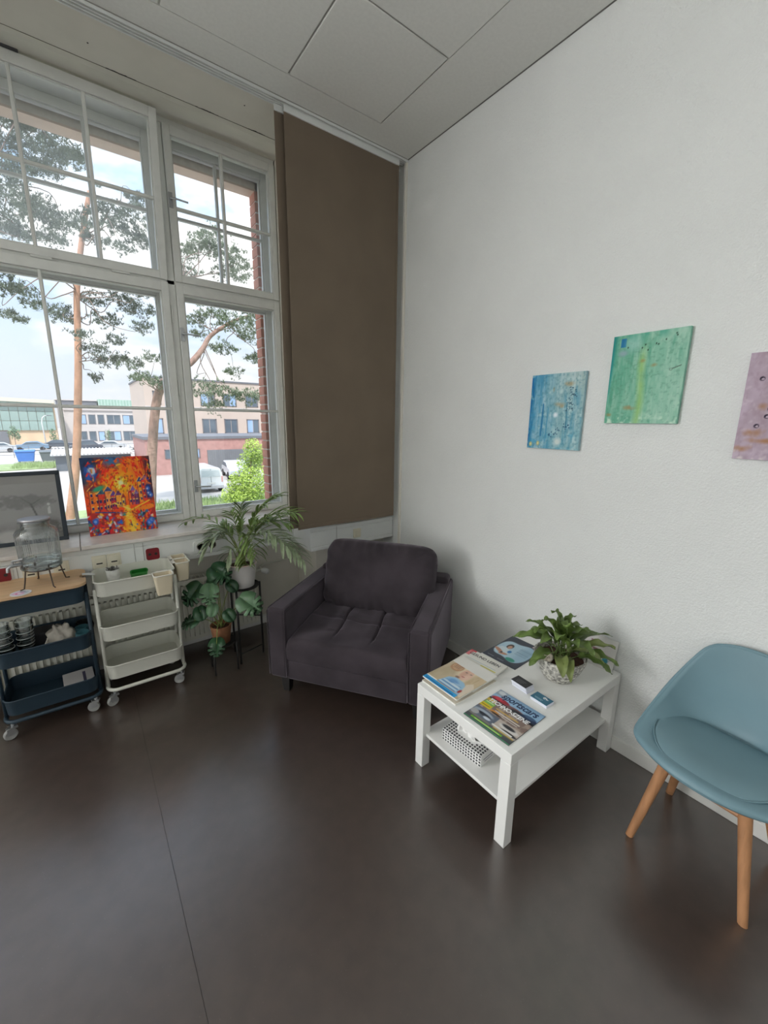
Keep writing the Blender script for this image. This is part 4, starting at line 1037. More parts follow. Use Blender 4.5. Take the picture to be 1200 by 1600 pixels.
# ------------------------------------------------------------------ things on the coffee table
ZT = .4502
PRN = mat_vcol('magazine_print', .28, .5)
PAPER = mat('magazine_paper', rgb(228, 226, 220), .6, .03)
INKB = mat('black_ink', rgb(28, 28, 34), .5); INKN = mat('navy_ink', rgb(28, 52, 92), .45); INKW = mat('white_ink', rgb(240, 240, 240), .45); INKR = mat('red_ink', rgb(196, 40, 56), .45)
RT = (0, 0, -PI/2)   # pages read along -y, top of page towards +x
def magazine(label, corner, w, h_, th, rz, P, cat='magazine', z=ZT, edge=PAPER, curl=0.0):
    """corner: top-left of the page as read; page right = local +x, page up = local +y"""
    t = thing('magazine', label, cat, (corner[0], corner[1], z), rz, 'reading matter on the coffee table')
    obj('pages', MB().box(0, w, 0, h_, 0, th-.0004), edge, t)
    print_plane('cover', P, w, h_, PRN, t, fn=lambda x, y: (x, y, th+curl*(y/h_)**3))
    return t
# blonde cover
P = Paint(84, 108, (196, 180, 150), 4)
P.mixm(np.clip((P.noise(4, 4)-.4)*2, 0, 1)*.5, (168, 150, 116)); P.rect(0, 1, .93, 1, (236, 234, 228)); P.rect(0, .5, .80, .93, (176, 190, 180), .6)
P.ell(.66, .66, .32, .28, (228, 212, 182), .4); P.ell(.84, .56, .15, .28, (208, 186, 150), .5); P.ell(.72, .84, .24, .09, (238, 230, 214), .6)
P.mixm(np.clip((P.noise(26, 6)-.5)*5, 0, 1)*np.clip(1-np.hypot((P.X-.72)/.32, (P.Y-.66)/.30), 0, 1)*1.3, (190, 164, 126))
P.ell(.57, .60, .13, .175, (226, 186, 164), .25, .25); P.ell(.52, .57, .07, .12, (210, 162, 140), 1, .25, .7); P.ell(.62, .54, .07, .08, (236, 204, 186), 1, 0, .6)
P.ell(.515, .655, .026, .011, (92, 76, 72), .6, .3); P.ell(.628, .665, .024, .010, (98, 82, 78), .6, .3); P.line(.56, .63, .555, .575, .008, (200, 150, 132), .6); P.ell(.568, .515, .040, .013, (186, 104, 100), .6, .15); P.ell(.49, .44, .05, .03, (140, 108, 92), .8)
P.poly([(.30, .12), (.36, .34), (.50, .42), (.74, .40), (.92, .28), (.92, .10)], (156, 196, 222)); P.ell(.55, .30, .12, .06, (110, 160, 210), .6); P.ell(.66, .24, .10, .05, (190, 216, 232), .7)
P.poly([(.92, .08), (.80, .40), (.88, .50), (1, .4), (1, .05)], (222, 208, 188)); P.ell(.86, .18, .03, .05, (170, 50, 40), .5)
P.rect(.0, .92, .0, .085, (38, 156, 216)); P.rect(.05, .86, .02, .045, (24, 90, 150)); P.rect(.0, .30, .085, .12, (240, 240, 236))
for k in range(5): P.rect(.30+.02*k, .80, .11+k*.038, .122+k*.038, (232, 238, 244) if k % 2 else (70, 120, 180), .8)
P.rect(.12, .36, .56, .76, (204, 160, 122)); P.ell(.24, .66, .15, .12, (176, 128, 92), .3); P.ell(.24, .66, .12, .09, (210, 172, 136), .3)
for k in range(4): P.rect(.15, .33, .60+k*.035, .615+k*.035, (140, 100, 76))
P.rect(.42, .62, .86, .92, (216, 110, 116)); P.rect(.06, .36, .84, .90, (170, 190, 186)); P.rect(.08, .34, .86, .875, (230, 226, 214))
P.rect(.66, .98, .88, .94, (226, 220, 214))
mg = magazine('glossy magazine with a blonde woman on the cover, top of its pile', (1.2405, 1.331), .224, .294, .007, -PI/2+.02, P, z=ZT+.0175, curl=-.001)
mg.location.z = ZT+.0178
# the magazine it lies on
P = Paint(84, 108, (224, 222, 214), 9)
P.rect(0, .16, .95, 1, (206, 60, 74)); P.rect(0, .1, .8, .96, (214, 120, 124)); P.mixm(np.clip((P.noise(4, 6)-.4)*3, 0, 1)*np.clip((.72-P.Y)*6, 0, 1)*.7, (206, 206, 190)); P.rect(.55, .95, .66, .70, (214, 206, 120)); P.rect(.1, .9, .72, .745, (170, 186, 190), .8)
mg2 = magazine('white health magazine half covered by the blonde-cover one', (1.338, 1.334), .224, .300, .0085, -PI/2+.10, P, z=ZT+.0085)
lettering('title_lettering', 'GESUND LEBEN', INKB, mg2, .0305, (.014, .256, .0088), (0, 0, 0), bold=.0005, sx=.86)
P = Paint(20, 26, (214, 206, 190), 3)
magazine('thin magazine at the bottom of the pile under the health magazine', (1.232, 1.3255), .222, .290, .0082, -PI/2+.005, P, z=ZT)
# sports car magazine
P = Paint(96, 124, (120, 116, 112), 17)
P.rect(0, 1, .70, 1, (150, 186, 216)); P.mixm(np.clip((P.Y-.9)*8, 0, 1), (120, 150, 180)); P.rect(0, .22, .84, 1, (150, 166, 182)); P.ell(.10, .93, .08, .05, (210, 214, 218), .5)
P.ell(.22, .73, .20, .075, (160, 24, 44), .2); P.ell(.16, .76, .10, .04, (206, 60, 76), .4); P.rect(.0, .42, .66, .70, (30, 24, 28)); P.ell(.55, .72, .20, .05, (120, 80, 84), .4); P.ell(.62, .70, .14, .04, (40, 42, 50), .4)
P.ell(.85, .70, .18, .075, (34, 52, 84), .2); P.ell(.85, .76, .12, .035, (70, 96, 130), .4); P.rect(.72, 1, .62, .67, (16, 22, 36))
P.rect(0, 1, .36, .62, (128, 108, 100)); P.mixm(np.clip((P.noise(12, 10)-.5)*6, 0, 1)*((P.Y > .36) & (P.Y < .62))*.7, (186, 168, 152))
P.rect(.0, .20, .60, .66, (206, 178, 60)); P.rect(.30, .78, .505, .535, (206, 170, 80)); P.rect(.32, .86, .455, .475, (214, 206, 196)); P.rect(.36, .84, .41, .425, (206, 196, 190))
P.rect(.02, .24, .50, .585, (132, 186, 84)); P.rect(.04, .22, .545, .565, (214, 232, 190)); P.rect(.0, .24, .40, .50, (214, 190, 24)); P.rect(.02, .2, .44, .46, (120, 104, 10))
P.ell(.34, .42, .10, .035, (206, 140, 60), .4); P.ell(.40, .40, .12, .02, (60, 40, 30), .4)
P.rect(0, .52, .14, .36, (96, 106, 122)); P.ell(.22, .27, .22, .06, (160, 172, 186), .3); P.ell(.26, .24, .16, .035, (40, 46, 60), .4); P.ell(.36, .20, .08, .03, (206, 214, 224), .4); P.ell(.08, .20, .09, .06, (170, 170, 172), .3)
P.rect(.52, 1, .14, .36, (190, 178, 168)); P.ell(.78, .27, .20, .06, (216, 212, 208), .3); P.ell(.76, .30, .13, .035, (40, 40, 46), .4); P.ell(.84, .19, .16, .03, (30, 30, 34), .4); P.rect(.56, .98, .10, .14, (206, 178, 90))
P.rect(.5, .92, .155, .19, (228, 226, 220)); P.rect(0, 1, .0, .10, (70, 76, 80)); P.rect(.12, .80, .045, .085, (110, 176, 48)); P.rect(.2, .75, .055, .07, (190, 226, 140)); P.rect(0, 1, 0, .022, (60, 140, 96)); P.rect(.5, 1, .10, .13, (60, 60, 66), .6)
mg3 = magazine('sports car magazine with a busy cover of small cars at the table corner', (1.2255, 1.046), .232, .268, .0035, -PI/2+.03, P, edge=mat('dark_spine', rgb(70, 70, 74), .5))
lettering('title_lettering', 'sportscars', INKN, mg3, .058, (.034, .221, .0038), (0, 0, 0), shear=.2, bold=.0014, sx=.735)
lettering('headline_lettering', 'TECHNO-SZENE', INKW, mg3, .034, (.010, .158, .0040), (0, 0, 0), shear=.2, bold=.0012, sx=.80)
# navy brochure
P = Paint(84, 104, (44, 52, 68), 6)
blobm = np.clip((1-((np.abs((P.X-.52)/.46))**2.6+np.abs((P.Y-.50)/.36)**2.6)+.25*np.sin(P.X*9+1))*6, 0, 1)
P.mixm(blobm, (176, 206, 222)); P.mixm(np.clip((P.X-.55)*6, 0, 1)*blobm*.7, (150, 186, 208))
P.ell(.30, .60, .085, .10, (60, 46, 42), .2); P.ell(.315, .57, .055, .07, (196, 150, 126), .2); P.poly([(.06, .30), (.12, .50), (.26, .52), (.42, .46), (.46, .26)], (206, 222, 230)); P.ell(.18, .34, .16, .045, (186, 132, 108), .3, -.3); P.ell(.36, .28, .12, .04, (190, 138, 112), .3, .2); P.ell(.30, .30, .03, .03, (40, 44, 54), .4)
P.ell(.44, .42, .05, .05, (40, 120, 180), .4)
for k in range(7): P.rect(.56, .90, .44+k*.042, .452+k*.042, (96, 130, 160), .8)
P.ell(.66, .20, .13, .06, (46, 150, 130), .2); P.rect(.1, .3, .06, .075, (150, 156, 166)); P.rect(.4, .6, .06, .075, (150, 156, 166)); P.rect(.7, .95, .90, .96, (206, 180, 190))
magazine('dark navy brochure with a light blue photo lying behind the magazine pile', (1.676, 1.322), .207, .292, .0022, -PI/2+.05, P, 'brochure', edge=mat('navy_paper', rgb(44, 52, 68), .5))

# stacks of business cards
def cards(label, c, z, rz, n, top, m_top):
    t = thing('card_stack', label, 'cards', (c[0], c[1], z), rz, 'business card stacks on the coffee table')
    rr_ = random.Random(n); th = .0016 if n > 12 else .0014
    for k in range(n):
        d = .0015 if n > 12 else .0007
        o = obj('card', MB().box(-.0425, .0425, -.0275, .0275, k*th, (k+1)*th-.0002), PAPER_L if (k < n-1) else m_top, t)
        o.location = (rr_.uniform(-d, d), rr_.uniform(-d, d)-(.0006*k if n > 12 else 0), 0)
    return t, n*th
PAPER_L = mat('card_white', rgb(226, 228, 238), .5, .02)
ck, hk_ = cards('taller stack of white business cards with a black top card', (1.598, 1.004), ZT, -PI/2-.06, 22, None, mat('card_black', rgb(44, 44, 48), .45))
for k in range(3): obj('printed_line', MB().box(-.025, .02-.006*k, .006-.01*k, .008-.01*k, 22*.0016, 22*.0016+.0002), mat('grey_line', rgb(130, 130, 134), .5), ck).location = (0, -.013, 0)
ck2, _ = cards('lower stack of teal business cards beside the sports car magazine', (1.580, .892), ZT, -PI/2-.04, 11, None, mat('card_teal', rgb(66, 118, 142), .45))
lg = MB().tube([(.008*math.cos(a*PI/8)+.010, .006*math.sin(a*PI/8)+.010, 11*.0014+.0003) for a in range(13)], .0016, 5)
lg.ball((.010, .010, 11*.0014+.0004), .0035, 10, 6, (1, 1, .2)); lg.tube([(.016, .006, 11*.0014+.0004), (.026, .010, 11*.0014+.0004)], .0018, 5)
obj('emblem', lg, INKW, ck2)
obj('printed_line', MB().box(-.03, .012, -.012, -.0095, 11*.0014, 11*.0014+.0003).box(-.026, .008, -.018, -.0165, 11*.0014, 11*.0014+.0003), mat('pale_line', rgb(170, 200, 214), .5), ck2)

# greeting card leaning at the wall behind the plant
t = thing('greeting_card', 'pale greeting card with a blue bird leaning on the wall behind the plant', 'card', (2.066, 1.008, ZT), 0)
sub = empty('panel', t); sub.rotation_euler = (0, math.radians(13), 0)
P = Paint(70, 60, (214, 212, 208), 12)
P.mixm(np.clip((P.noise(3, 3)-.4)*2, 0, 1)*.4, (226, 206, 206)); P.rect(.3, .62, .52, .56, (150, 110, 110))
for k in range(7): P.line(.36+.03*k, .70, .355+.03*k, .80, .012, (140, 84, 96))
P.ell(.78, .28, .07, .11, (56, 130, 150), .4); P.ell(.76, .36, .05, .05, (70, 150, 166), .4); P.line(.70, .22, .80, .05, .012, (60, 80, 86)); P.line(.86, .30, .92, .36, .012, (150, 170, 170)); P.line(.45, .50, .95, .44, .02, (150, 128, 126)); P.line(.55, .1, .9, .12, .010, (120, 130, 120))
obj('card_body', MB().box(.0005, .003, -.200, 0, 0, .165), PAPER, sub)
print_plane('card_print', P, .200, .165, PRN, sub, fn=lambda x, y: (0, -x, y))
obj('back_fold', MB().box(.003, .0042, -.200, 0, .004, .165), PAPER, sub)

# tissue box on the lower shelf
t = thing('tissue_box', 'black and white checked tissue box on the lower table shelf', 'tissue box', (1.335, 1.098, .1862), math.radians(4))
TBX = mat('tissue_card', rgb(232, 232, 230), .55)
bw, bd_, bh = .117, .228, .060
obj('carton', MB().box(-bw/2, bw/2, -bd_/2, bd_/2, 0, bh), TBX, t, bevel=.002)
DK = mat('check_black', rgb(42, 42, 48), .55)
ck_ = MB(); nn = 15; pz = bd_/nn
for i in range(nn):
    for j in range(7):
        x = -bw/2+(j+.5)*bw/7.4; y = -bd_/2+(i+.5)*pz
        if (x/.030)**2+(y/.075)**2 < 1: continue
        ck_.add([(x-.0047, y-.0047, bh+.0003), (x+.0047, y-.0047, bh+.0003), (x+.0047, y+.0047, bh+.0003), (x-.0047, y+.0047, bh+.0003)], [(0, 1, 2, 3)])
    for j in range(4):
        y = -bd_/2+(i+.5)*pz; z = (j+.5)*bh/4
        ck_.add([(-bw/2-.0003, y-.0047, z-.0045), (-bw/2-.0003, y+.0047, z-.0045), (-bw/2-.0003, y+.0047, z+.0045), (-bw/2-.0003, y-.0047, z+.0045)], [(0, 1, 2, 3)])
        ck_.add([(bw/2+.0003, y-.0047, z-.0045), (bw/2+.0003, y+.0047, z-.0045), (bw/2+.0003, y+.0047, z+.0045), (bw/2+.0003, y-.0047, z+.0045)], [(0, 3, 2, 1)])
cko = obj('check_pattern', ck_, DK, t, fixn=False); cko['kind'] = 'stuff'
obj('end_print', MB().box(-.04, .04, -bd_/2-.0006, -bd_/2, .028, .034).box(-.03, .03, -bd_/2-.0006, -bd_/2, .016, .02), mat('grey_print', rgb(150, 150, 156), .6), t)
TIS = mat('tissue_paper', rgb(240, 240, 238), .9, .02, bump=.1, bs=80)
m = MB()
def tis(u, v):
    a = (u-.5)*2; hgt = v
    y = a*(.062+.024*hgt)+.010*math.sin(v*4+2*a); x = .013*math.sin(6*a+2.5*v)*(.6+.8*v)+.016*v*math.sin(2.4*a+1)+.004*math.sin(17*a)
    z = bh-.012+v*(.082+.026*math.sin(2.7*a+.6)-.02*a*a)
    return (x-.004, y, z)
m.grid(tis, 44, 16)
ts = obj('tissue', m, TIS, t, smooth='all'); sdm = ts.modifiers.new('s', 'SOLIDIFY'); sdm.thickness = .0008
m = MB()
m.grid(lambda u, v: (tis(u, v)[0]*-.8+.012*v+.006, tis(u, v)[1]*.8+.012, tis(u, v)[2]-.012*v), 36, 14)
ts = obj('tissue', m, TIS, t, smooth='all'); sdm = ts.modifiers.new('s', 'SOLIDIFY'); sdm.thickness = .0008
# ------------------------------------------------------------------ plants
PALMG = mat('palm_leaf', rgb(124, 148, 84), .45, .25, 18, spec=.4)
PALMG2 = mat('palm_leaf_grey', rgb(150, 164, 132), .45, .2, 18, spec=.4)
STEMG = mat('palm_stem', rgb(132, 146, 78), .5, .2)
SOIL = mat('potting_soil', rgb(74, 46, 34), .95, .4, 60, bump=.8, bs=120, bd=.004)
PLANTW = mat('white_ceramic', rgb(214, 210, 208), .4, .02)
RIMP = mat('pinkish_rim', rgb(222, 198, 188), .5, .05)
def blade(mb, base, tip, width, bend, up=Vector((0, 0, 1)), n=5, fold=.25, side=None):
    """one narrow leaf from base to tip, bending; two strips folded at the midrib"""
    base = Vector(base); tip = Vector(tip); d = tip-base; L = d.length; dn = d.normalized()
    sd = side or dn.cross(up)
    if sd.length < 1e-4: sd = dn.orthogonal()
    sd = sd.normalized(); nr = sd.cross(dn).normalized()
    rows = []
    for k in range(n+1):
        t = k/n; c = base+d*t+nr*(bend*L*4*t*(1-t)*.5)
        w = width*(math.sin(PI*min(1, .08+t*.92))**.8)*(1 if t < .999 else 0)+.0003
        rows.append((c-sd*w/2+nr*fold*w, c, c+sd*w/2+nr*fold*w))
    vs = [p for r in rows for p in r]; fs = []
    for k in range(n):
        a = 3*k; fs += [(a, a+1, a+4, a+3), (a+1, a+2, a+5, a+4)]
    mb.add(vs, fs)
def frond(parent, base, ctrl, tip, nl, ll, seed, m_=PALMG):
    """palm frond: curved rachis with paired leaflets"""
    rr_ = random.Random(seed); base, ctrl, tip = Vector(base), Vector(ctrl), Vector(tip)
    def Bz(t): return base*(1-t)**2+ctrl*2*t*(1-t)+tip*t*t
    def Tn(t): return ((ctrl-base)*(1-t)*2+(tip-ctrl)*2*t).normalized()
    fr_ = obj('frond', MB().tube([Bz(k/12) for k in range(13)], [.0035*(1-.75*k/12) for k in range(13)], 6), STEMG, parent, smooth='all')
    mb = MB()
    for k in range(nl):
        t = .38+.60*k/(nl-1); p = Bz(t); tn = Tn(t)
        sd = tn.cross(Vector((0, 0, 1)))
        sd = sd.normalized() if sd.length > .1 else Vector((1, 0, 0))
        L = ll*(.55+.6*math.sin(PI*min(1, .15+(t-.38)/.62*.8)))*rr_.uniform(.85, 1.1)
        for s in (-1, 1):
            dirv = (tn*rr_.uniform(.55, .85)+sd*s*rr_.uniform(.5, .8)+Vector((0, 0, rr_.uniform(-.05, .25)))).normalized()
            tp_ = p+dirv*L+Vector((0, 0, -L*rr_.uniform(.08, .4)))
            blade(mb, p, tp_, rr_.uniform(.012, .020), rr_.uniform(.1, .3), n=5)
    obj('leaflets', mb, m_, fr_, smooth='all', fixn=False)
    return fr_
# stand with two rings
sd_ = thing('plant_stand', 'black metal two-tier plant stand beside the radiator', 'stand', (.835, 2.795, 0))
def ring(c, r, rt=.006): return MB().tube([(c[0]+r*math.cos(a*PI/16), c[1]+r*math.sin(a*PI/16), c[2]) for a in range(32)], rt, 8, closed=True)
def plate(c, r): return MB().lathe([(.0, 0), (r, 0), (r+.006, .012), (r+.003, .014), (r-.003, .004), (.0, .004)], 32, c, cap0=False, cap1=False)
obj('upper_tray', plate((0, 0, .545), .105), BLACKM, sd_, smooth=True)
obj('lower_tray', plate((-.19, -.075, .205), .085), BLACKM, sd_, smooth=True)
for (x, y) in ((.108, -.03), (-.06, .10), (-.075, -.085)):
    obj('leg', MB().tube([(x, y, 0), (x, y, .565)], .0075, 8), BLACKM, sd_, smooth='all')
for (x, y) in ((-.26, -.13), (-.25, .0), (-.11, -.135)):
    obj('leg', MB().tube([(x, y, 0), (x, y, .212)], .006, 8), BLACKM, sd_, smooth='all')
obj('cross_bar', MB().tube([(.108, -.03, .07), (-.075, -.085, .07)], .005, 6).tube([(.108, -.03, .30), (-.06, .10, .30)], .005, 6).tube([(-.075, -.085, .07), (-.06, .10, .07)], .005, 6), BLACKM, sd_, smooth='all')
# palm
pm = thing('potted_palm', 'potted areca palm in a white pot on the plant stand', 'plant', (.835, 2.795, .5495))
pt_ = obj('pot', MB().lathe([(.070, 0), (.076, .004), (.098, .155), (.102, .172), (.094, .172), (.088, .15), (.0, .15)], 36, cap1=False), PLANTW, pm, smooth=True)
obj('pot_rim', MB().tube([(.099*math.cos(a*PI/20), .099*math.sin(a*PI/20), .172) for a in range(40)], .0042, 6, closed=True), RIMP, pt_, smooth='all')
obj('soil', MB().lathe([(.092, .150), (.06, .158), (.0, .162)], 24, cap0=False, cap1=False), SOIL, pm, smooth=True)
Rh = Vector((Rv.x, Rv.y, 0)).normalized(); Fh = Vector((Fv.x, Fv.y, 0)).normalized()
def off(r, u, f): return Rh*r+Fh*f+Vector((0, 0, u))
specs = [  # tip (right, up, away), control, leaflets
    ((.42, .40, .06), (.12, .44, .0), 17, .20), ((.40, .18, -.04), (.16, .44, -.02), 16, .19), ((.30, .50, .12), (.08, .42, .05), 16, .19),
    ((-.44, .26, .14), (-.14, .42, .06), 6, .14), ((-.24, .08, -.06), (-.12, .36, -.02), 14, .16), ((.02, .42, .0), (.02, .32, .0), 15, .16),
    ((.16, .12, -.16), (.06, .40, -.08), 14, .15), ((-.14, .20, -.12), (-.06, .36, -.04), 13, .15), ((.34, .30, .18), (.12, .40, .12), 15, .18),
    ((.08, .04, -.14), (.06, .28, -.10), 9, .12), ((-.06, .03, -.12), (-.02, .26, -.10), 8, .12), ((.20, .26, .14), (.06, .36, .08), 14, .16), ((-.10, .34, .12), (-.03, .30, .05), 12, .14), ((.46, .06, .10), (.24, .38, .06), 14, .18), ((-.22, .22, .10), (-.08, .34, .04), 11, .15)]
rr = random.Random(12)
for i, (tp_, ct_, nl, ll) in enumerate(specs):
    if tp_[0] > .25: tp_ = (tp_[0], tp_[1], tp_[2]-.20); ct_ = (ct_[0], ct_[1], ct_[2]-.10)
    a = rr.uniform(0, 6.28); b0_ = Vector((.03*math.cos(a), .03*math.sin(a), .15)); o_ = Vector((0, 0, .16))
    frond(pm, b0_, o_+off(*ct_), o_+off(*tp_), nl, ll*.8, 40+i, PALMG2 if i % 3 == 1 else PALMG)
obj('stems', MB().tube([(0, 0, .15), (.004, .0, .24)], [.012, .006], 8).tube([(.02, .01, .15), (.03, .01, .24)], [.009, .005], 8).tube([(-.02, .01, .15), (-.03, .02, .22)], [.009, .005], 8), STEMG, pm, smooth='all')

# monstera
MONG = mat('monstera_leaf', rgb(44, 78, 50), .35, .25, 10, spec=.5)
MONL = mat('monstera_leaf_light', rgb(92, 124, 92), .35, .2, 10, spec=.5)
mo = thing('potted_monstera', 'young monstera in a terracotta pot on the low tier of the stand', 'plant', (.645, 2.72, .2095))
obj('pot', MB().lathe([(.050, 0), (.054, .004), (.066, .105), (.070, .128), (.062, .128), (.058, .10), (.0, .10)], 32, cap1=False), mat('terracotta', rgb(146, 100, 70), .7, .18, 30, stretch=(1, 1, .3), bump=.3, bs=90), mo, smooth=True)
obj('soil', MB().lathe([(.062, .105), (.04, .11), (.0, .112)], 20, cap0=False, cap1=False), SOIL, mo, smooth=True)
def monstera_leaf(parent, c, size, nrm, point, m_, split=True, seed=0):
    """heart-shaped blade with cut lobes, cupped along the midrib"""
    c = Vector(c); nz = Vector(nrm).normalized(); py = Vector(point); py = (py-nz*py.dot(nz)).normalized(); px = py.cross(nz)
    rr_ = random.Random(seed); mb = MB(); n = 22; m_in = []; rows = []
    for side in (-1, 1):
        pts = []
        for k in range(n+1):
            t = k/n; a = PI*t       # a=0 tip, a=pi stem notch
            r = (.56+.30*math.sin(a/2)**1.2+.06*math.cos(a*2))
            if split and .15 < t < .82:
                ph = (t*5.2) % 1.0
                if ph > .80: r *= .42
            x = side*r*math.sin(a)*.98; y = r*math.cos(a)
            if t > .9: y -= .10*(t-.9)/.1*-1
            z = .16*abs(x)-.20*abs(x)**2-.10*y*y*(1 if y > 0 else .3)
            pts.append(c+(px*x+py*y+nz*z)*size)
        mid = [c+(py*(.56+.06)*(1-k/n)+py*(-.35)*(k/n))*size+nz*(-.02*size) for k in range(n+1)]
        b = len(mb.v); mb.v += [tuple(p) for p in pts]+[tuple(p) for p in mid]
        for k in range(n):
            q = (b+k, b+k+1, b+n+1+k+1, b+n+1+k); mb.f.append(q if side > 0 else q[::-1])
    lf = obj('leaf', mb, m_, parent, fixn=False, smooth='all')
    sm = lf.modifiers.new('s', 'SOLIDIFY'); sm.thickness = .0012
    return c+py*(-.35*size)
leafspec = [  # right, up, away, size, (normal r,u,f), (point r,u,f), light
    (.03, .36, .0, .100, (.1, .6, -.8), (.5, -.5, .1), 0), (-.17, .215, -.02, .105, (-.2, .5, -.8), (-.3, -.8, .1), 0), (-.03, .24, -.07, .085, (.0, .45, -.9), (.05, -1, 0), 1),
    (-.10, .10, -.06, .062, (.2, .5, -.8), (.3, -.9, 0), 0), (-.185, .04, -.05, .085, (-.3, .8, -.5), (-.9, -.3, 0), 0), (.245, .18, -.08, .105, (.3, .6, -.7), (.6, -.5, 0), 1),
    (.02, -.10, -.14, .075, (0, .55, -.8), (.1, -1, 0), 0), (.10, .10, -.08, .055, (.3, .5, -.8), (.5, -.8, 0), 0), (-.01, .14, -.09, .055, (-.1, .5, -.8), (0, -1, 0), 1), (.09, .26, .03, .055, (.5, .5, -.7), (.5, -.6, 0), 0), (-.06, .30, .05, .06, (-.3, .6, -.6), (-.7, -.4, .2), 0)]
for i, (r, u, f, sz, nr_, pt2, light) in enumerate(leafspec):
    c = Vector((0, 0, .128))+off(r, u, f)
    e = monstera_leaf(mo, c, sz*1.12, off(*nr_), off(*pt2), MONL if light else MONG, sz > .07, i)
    b0_ = Vector((.012*math.cos(i*2.4), .012*math.sin(i*2.4), .105)); md = (b0_+e)/2+Vector((0, 0, .07 if u > 0 else .14))
    obj('petiole', MB().tube([b0_*(1-t)**2+md*2*t*(1-t)+e*t*t for t in [k/8 for k in range(9)]], .0028, 6), STEMG, mo, smooth='all')

# peace lily in a stone bowl on the table
PLG = mat('peace_lily_leaf', rgb(98, 120, 60), .40, .28, 16, spec=.45)
PLG2 = mat('peace_lily_leaf_olive', rgb(116, 128, 74), .42, .2, 16, spec=.45)
pl = thing('potted_peace_lily', 'leafy peace lily in a mottled stone bowl on the coffee table', 'plant', (1.815, .955, ZT))
STONE = mat('mottled_stone', rgb(140, 138, 132), .8, .35, 70, bump=.7, bs=110, bd=.004, col2=rgb(196, 194, 186), detail=5)
obj('pot', MB().lathe([(.058, 0), (.068, .004), (.100, .055), (.120, .105), (.124, .130), (.116, .130), (.110, .10), (.0, .098)], 40, cap1=False), STONE, pl, smooth=True)
obj('soil', MB().lathe([(.114, .104), (.06, .110), (.0, .112)], 24, cap0=False, cap1=False), SOIL, pl, smooth=True)
def lily_leaf(parent, base, mid, tip, width, m_, seed):
    base, mid, tip = Vector(base), Vector(mid), Vector(tip); rr_ = random.Random(seed)
    def Bz(t): return base*(1-t)**2+mid*2*t*(1-t)+tip*t*t
    n = 14; mb = MB(); rows = []
    st_ = .24
    tw = rr_.uniform(-.5, .5)
    for k in range(n+1):
        t = st_+(1-st_)*k/n; p = Bz(t); tn = (Bz(min(1, t+.02))-Bz(t-.02)).normalized()
        sd = tn.cross(Vector((0, 0, 1))); sd = sd.normalized() if sd.length > .15 else Vector((1, 0, 0))
        nr = sd.cross(tn); an = tw*k/n; sd2 = sd*math.cos(an)+nr*math.sin(an); nr2 = nr*math.cos(an)-sd*math.sin(an)
        w = width*(math.sin(PI*min(1, (k+.3)/(n+.6)))**.75)*(1-.25*k/n)
        wv = .10*width*math.sin(k*1.3+seed)
        rows.append([p-sd2*w/2+nr2*(.22*w+wv), p-sd2*w*.27+nr2*.12*w, p, p+sd2*w*.27+nr2*.12*w, p+sd2*w/2+nr2*(.22*w-wv)])
    vs = [q for r in rows for q in r]; fs = [(5*k+i, 5*k+i+1, 5*k+i+6, 5*k+i+5) for k in range(n) for i in range(4)]
    mb.add(vs, fs)
    lf = obj('leaf', mb, m_, parent, smooth='all', fixn=False)
    obj('stalk', MB().tube([Bz(st_*k/5*1.05) for k in range(6)], [.0035-.0003*k for k in range(6)], 6), PLG, lf, smooth='all')
rr = random.Random(77)
lv = [  # tip right, up, away ; mid ; width
    (-.20, .13, .0), (-.15, .19, .06), (-.17, .05, -.10), (-.09, .22, .02), (-.03, .25, .06), (.03, .21, .0), (.07, .24, .04), (.02, .15, -.12),
    (.17, .14, .02), (.24, .07, -.02), (.23, .00, -.08), (.18, -.02, -.12), (.12, .16, .07), (-.02, -.03, -.17), (-.05, -.01, -.16), (-.12, .13, -.06), (.09, .10, -.12),
    (-.06, .17, -.08), (.05, .18, .10), (.14, .05, -.12), (-.10, .10, .12), (.0, .22, -.03), (-.21, .09, .05), (.26, .10, .05), (.11, .19, -.04), (-.13, .16, .0), (-.16, -.02, -.06)]
for i, (r, u, f) in enumerate(lv):
    a = rr.uniform(0, 6.28); b0_ = Vector((.035*math.cos(a), .035*math.sin(a), .108))
    u = u*.80-.01; tip = Vector((0, 0, .125))+off(r*1.08, u, f*1.05); hgt = max(.07, u+.05+rr.uniform(-.02, .03))
    mid = Vector((0, 0, .125))+off(r*.52, hgt, f*.52)
    lily_leaf(pl, b0_, mid, tip, rr.uniform(.056, .080), PLG2 if i in (13, 14, 9, 19) else PLG, i)
# snail shell sitting on the soil
sn = MB(); sp = []; rs_ = []
for k in range(40):
    a = k*.38; r_ = .003+.0004*k*1.1; sp.append((r_*math.cos(a), .006-.0004*k*.4, r_*math.sin(a))); rs_.append(.002+.00028*k)
sn.tube(sp, rs_, 8)
sno = thing('snail_shell', 'white snail shell ornament in the peace lily bowl', 'ornament', tuple(Vector((1.815, .955, ZT+.125))+off(-.085, .012, -.055)), math.atan2(-.61, .79))
obj('shell', sn, mat('shell_white', rgb(226, 216, 200), .4, .1, 40), sno, smooth='all')
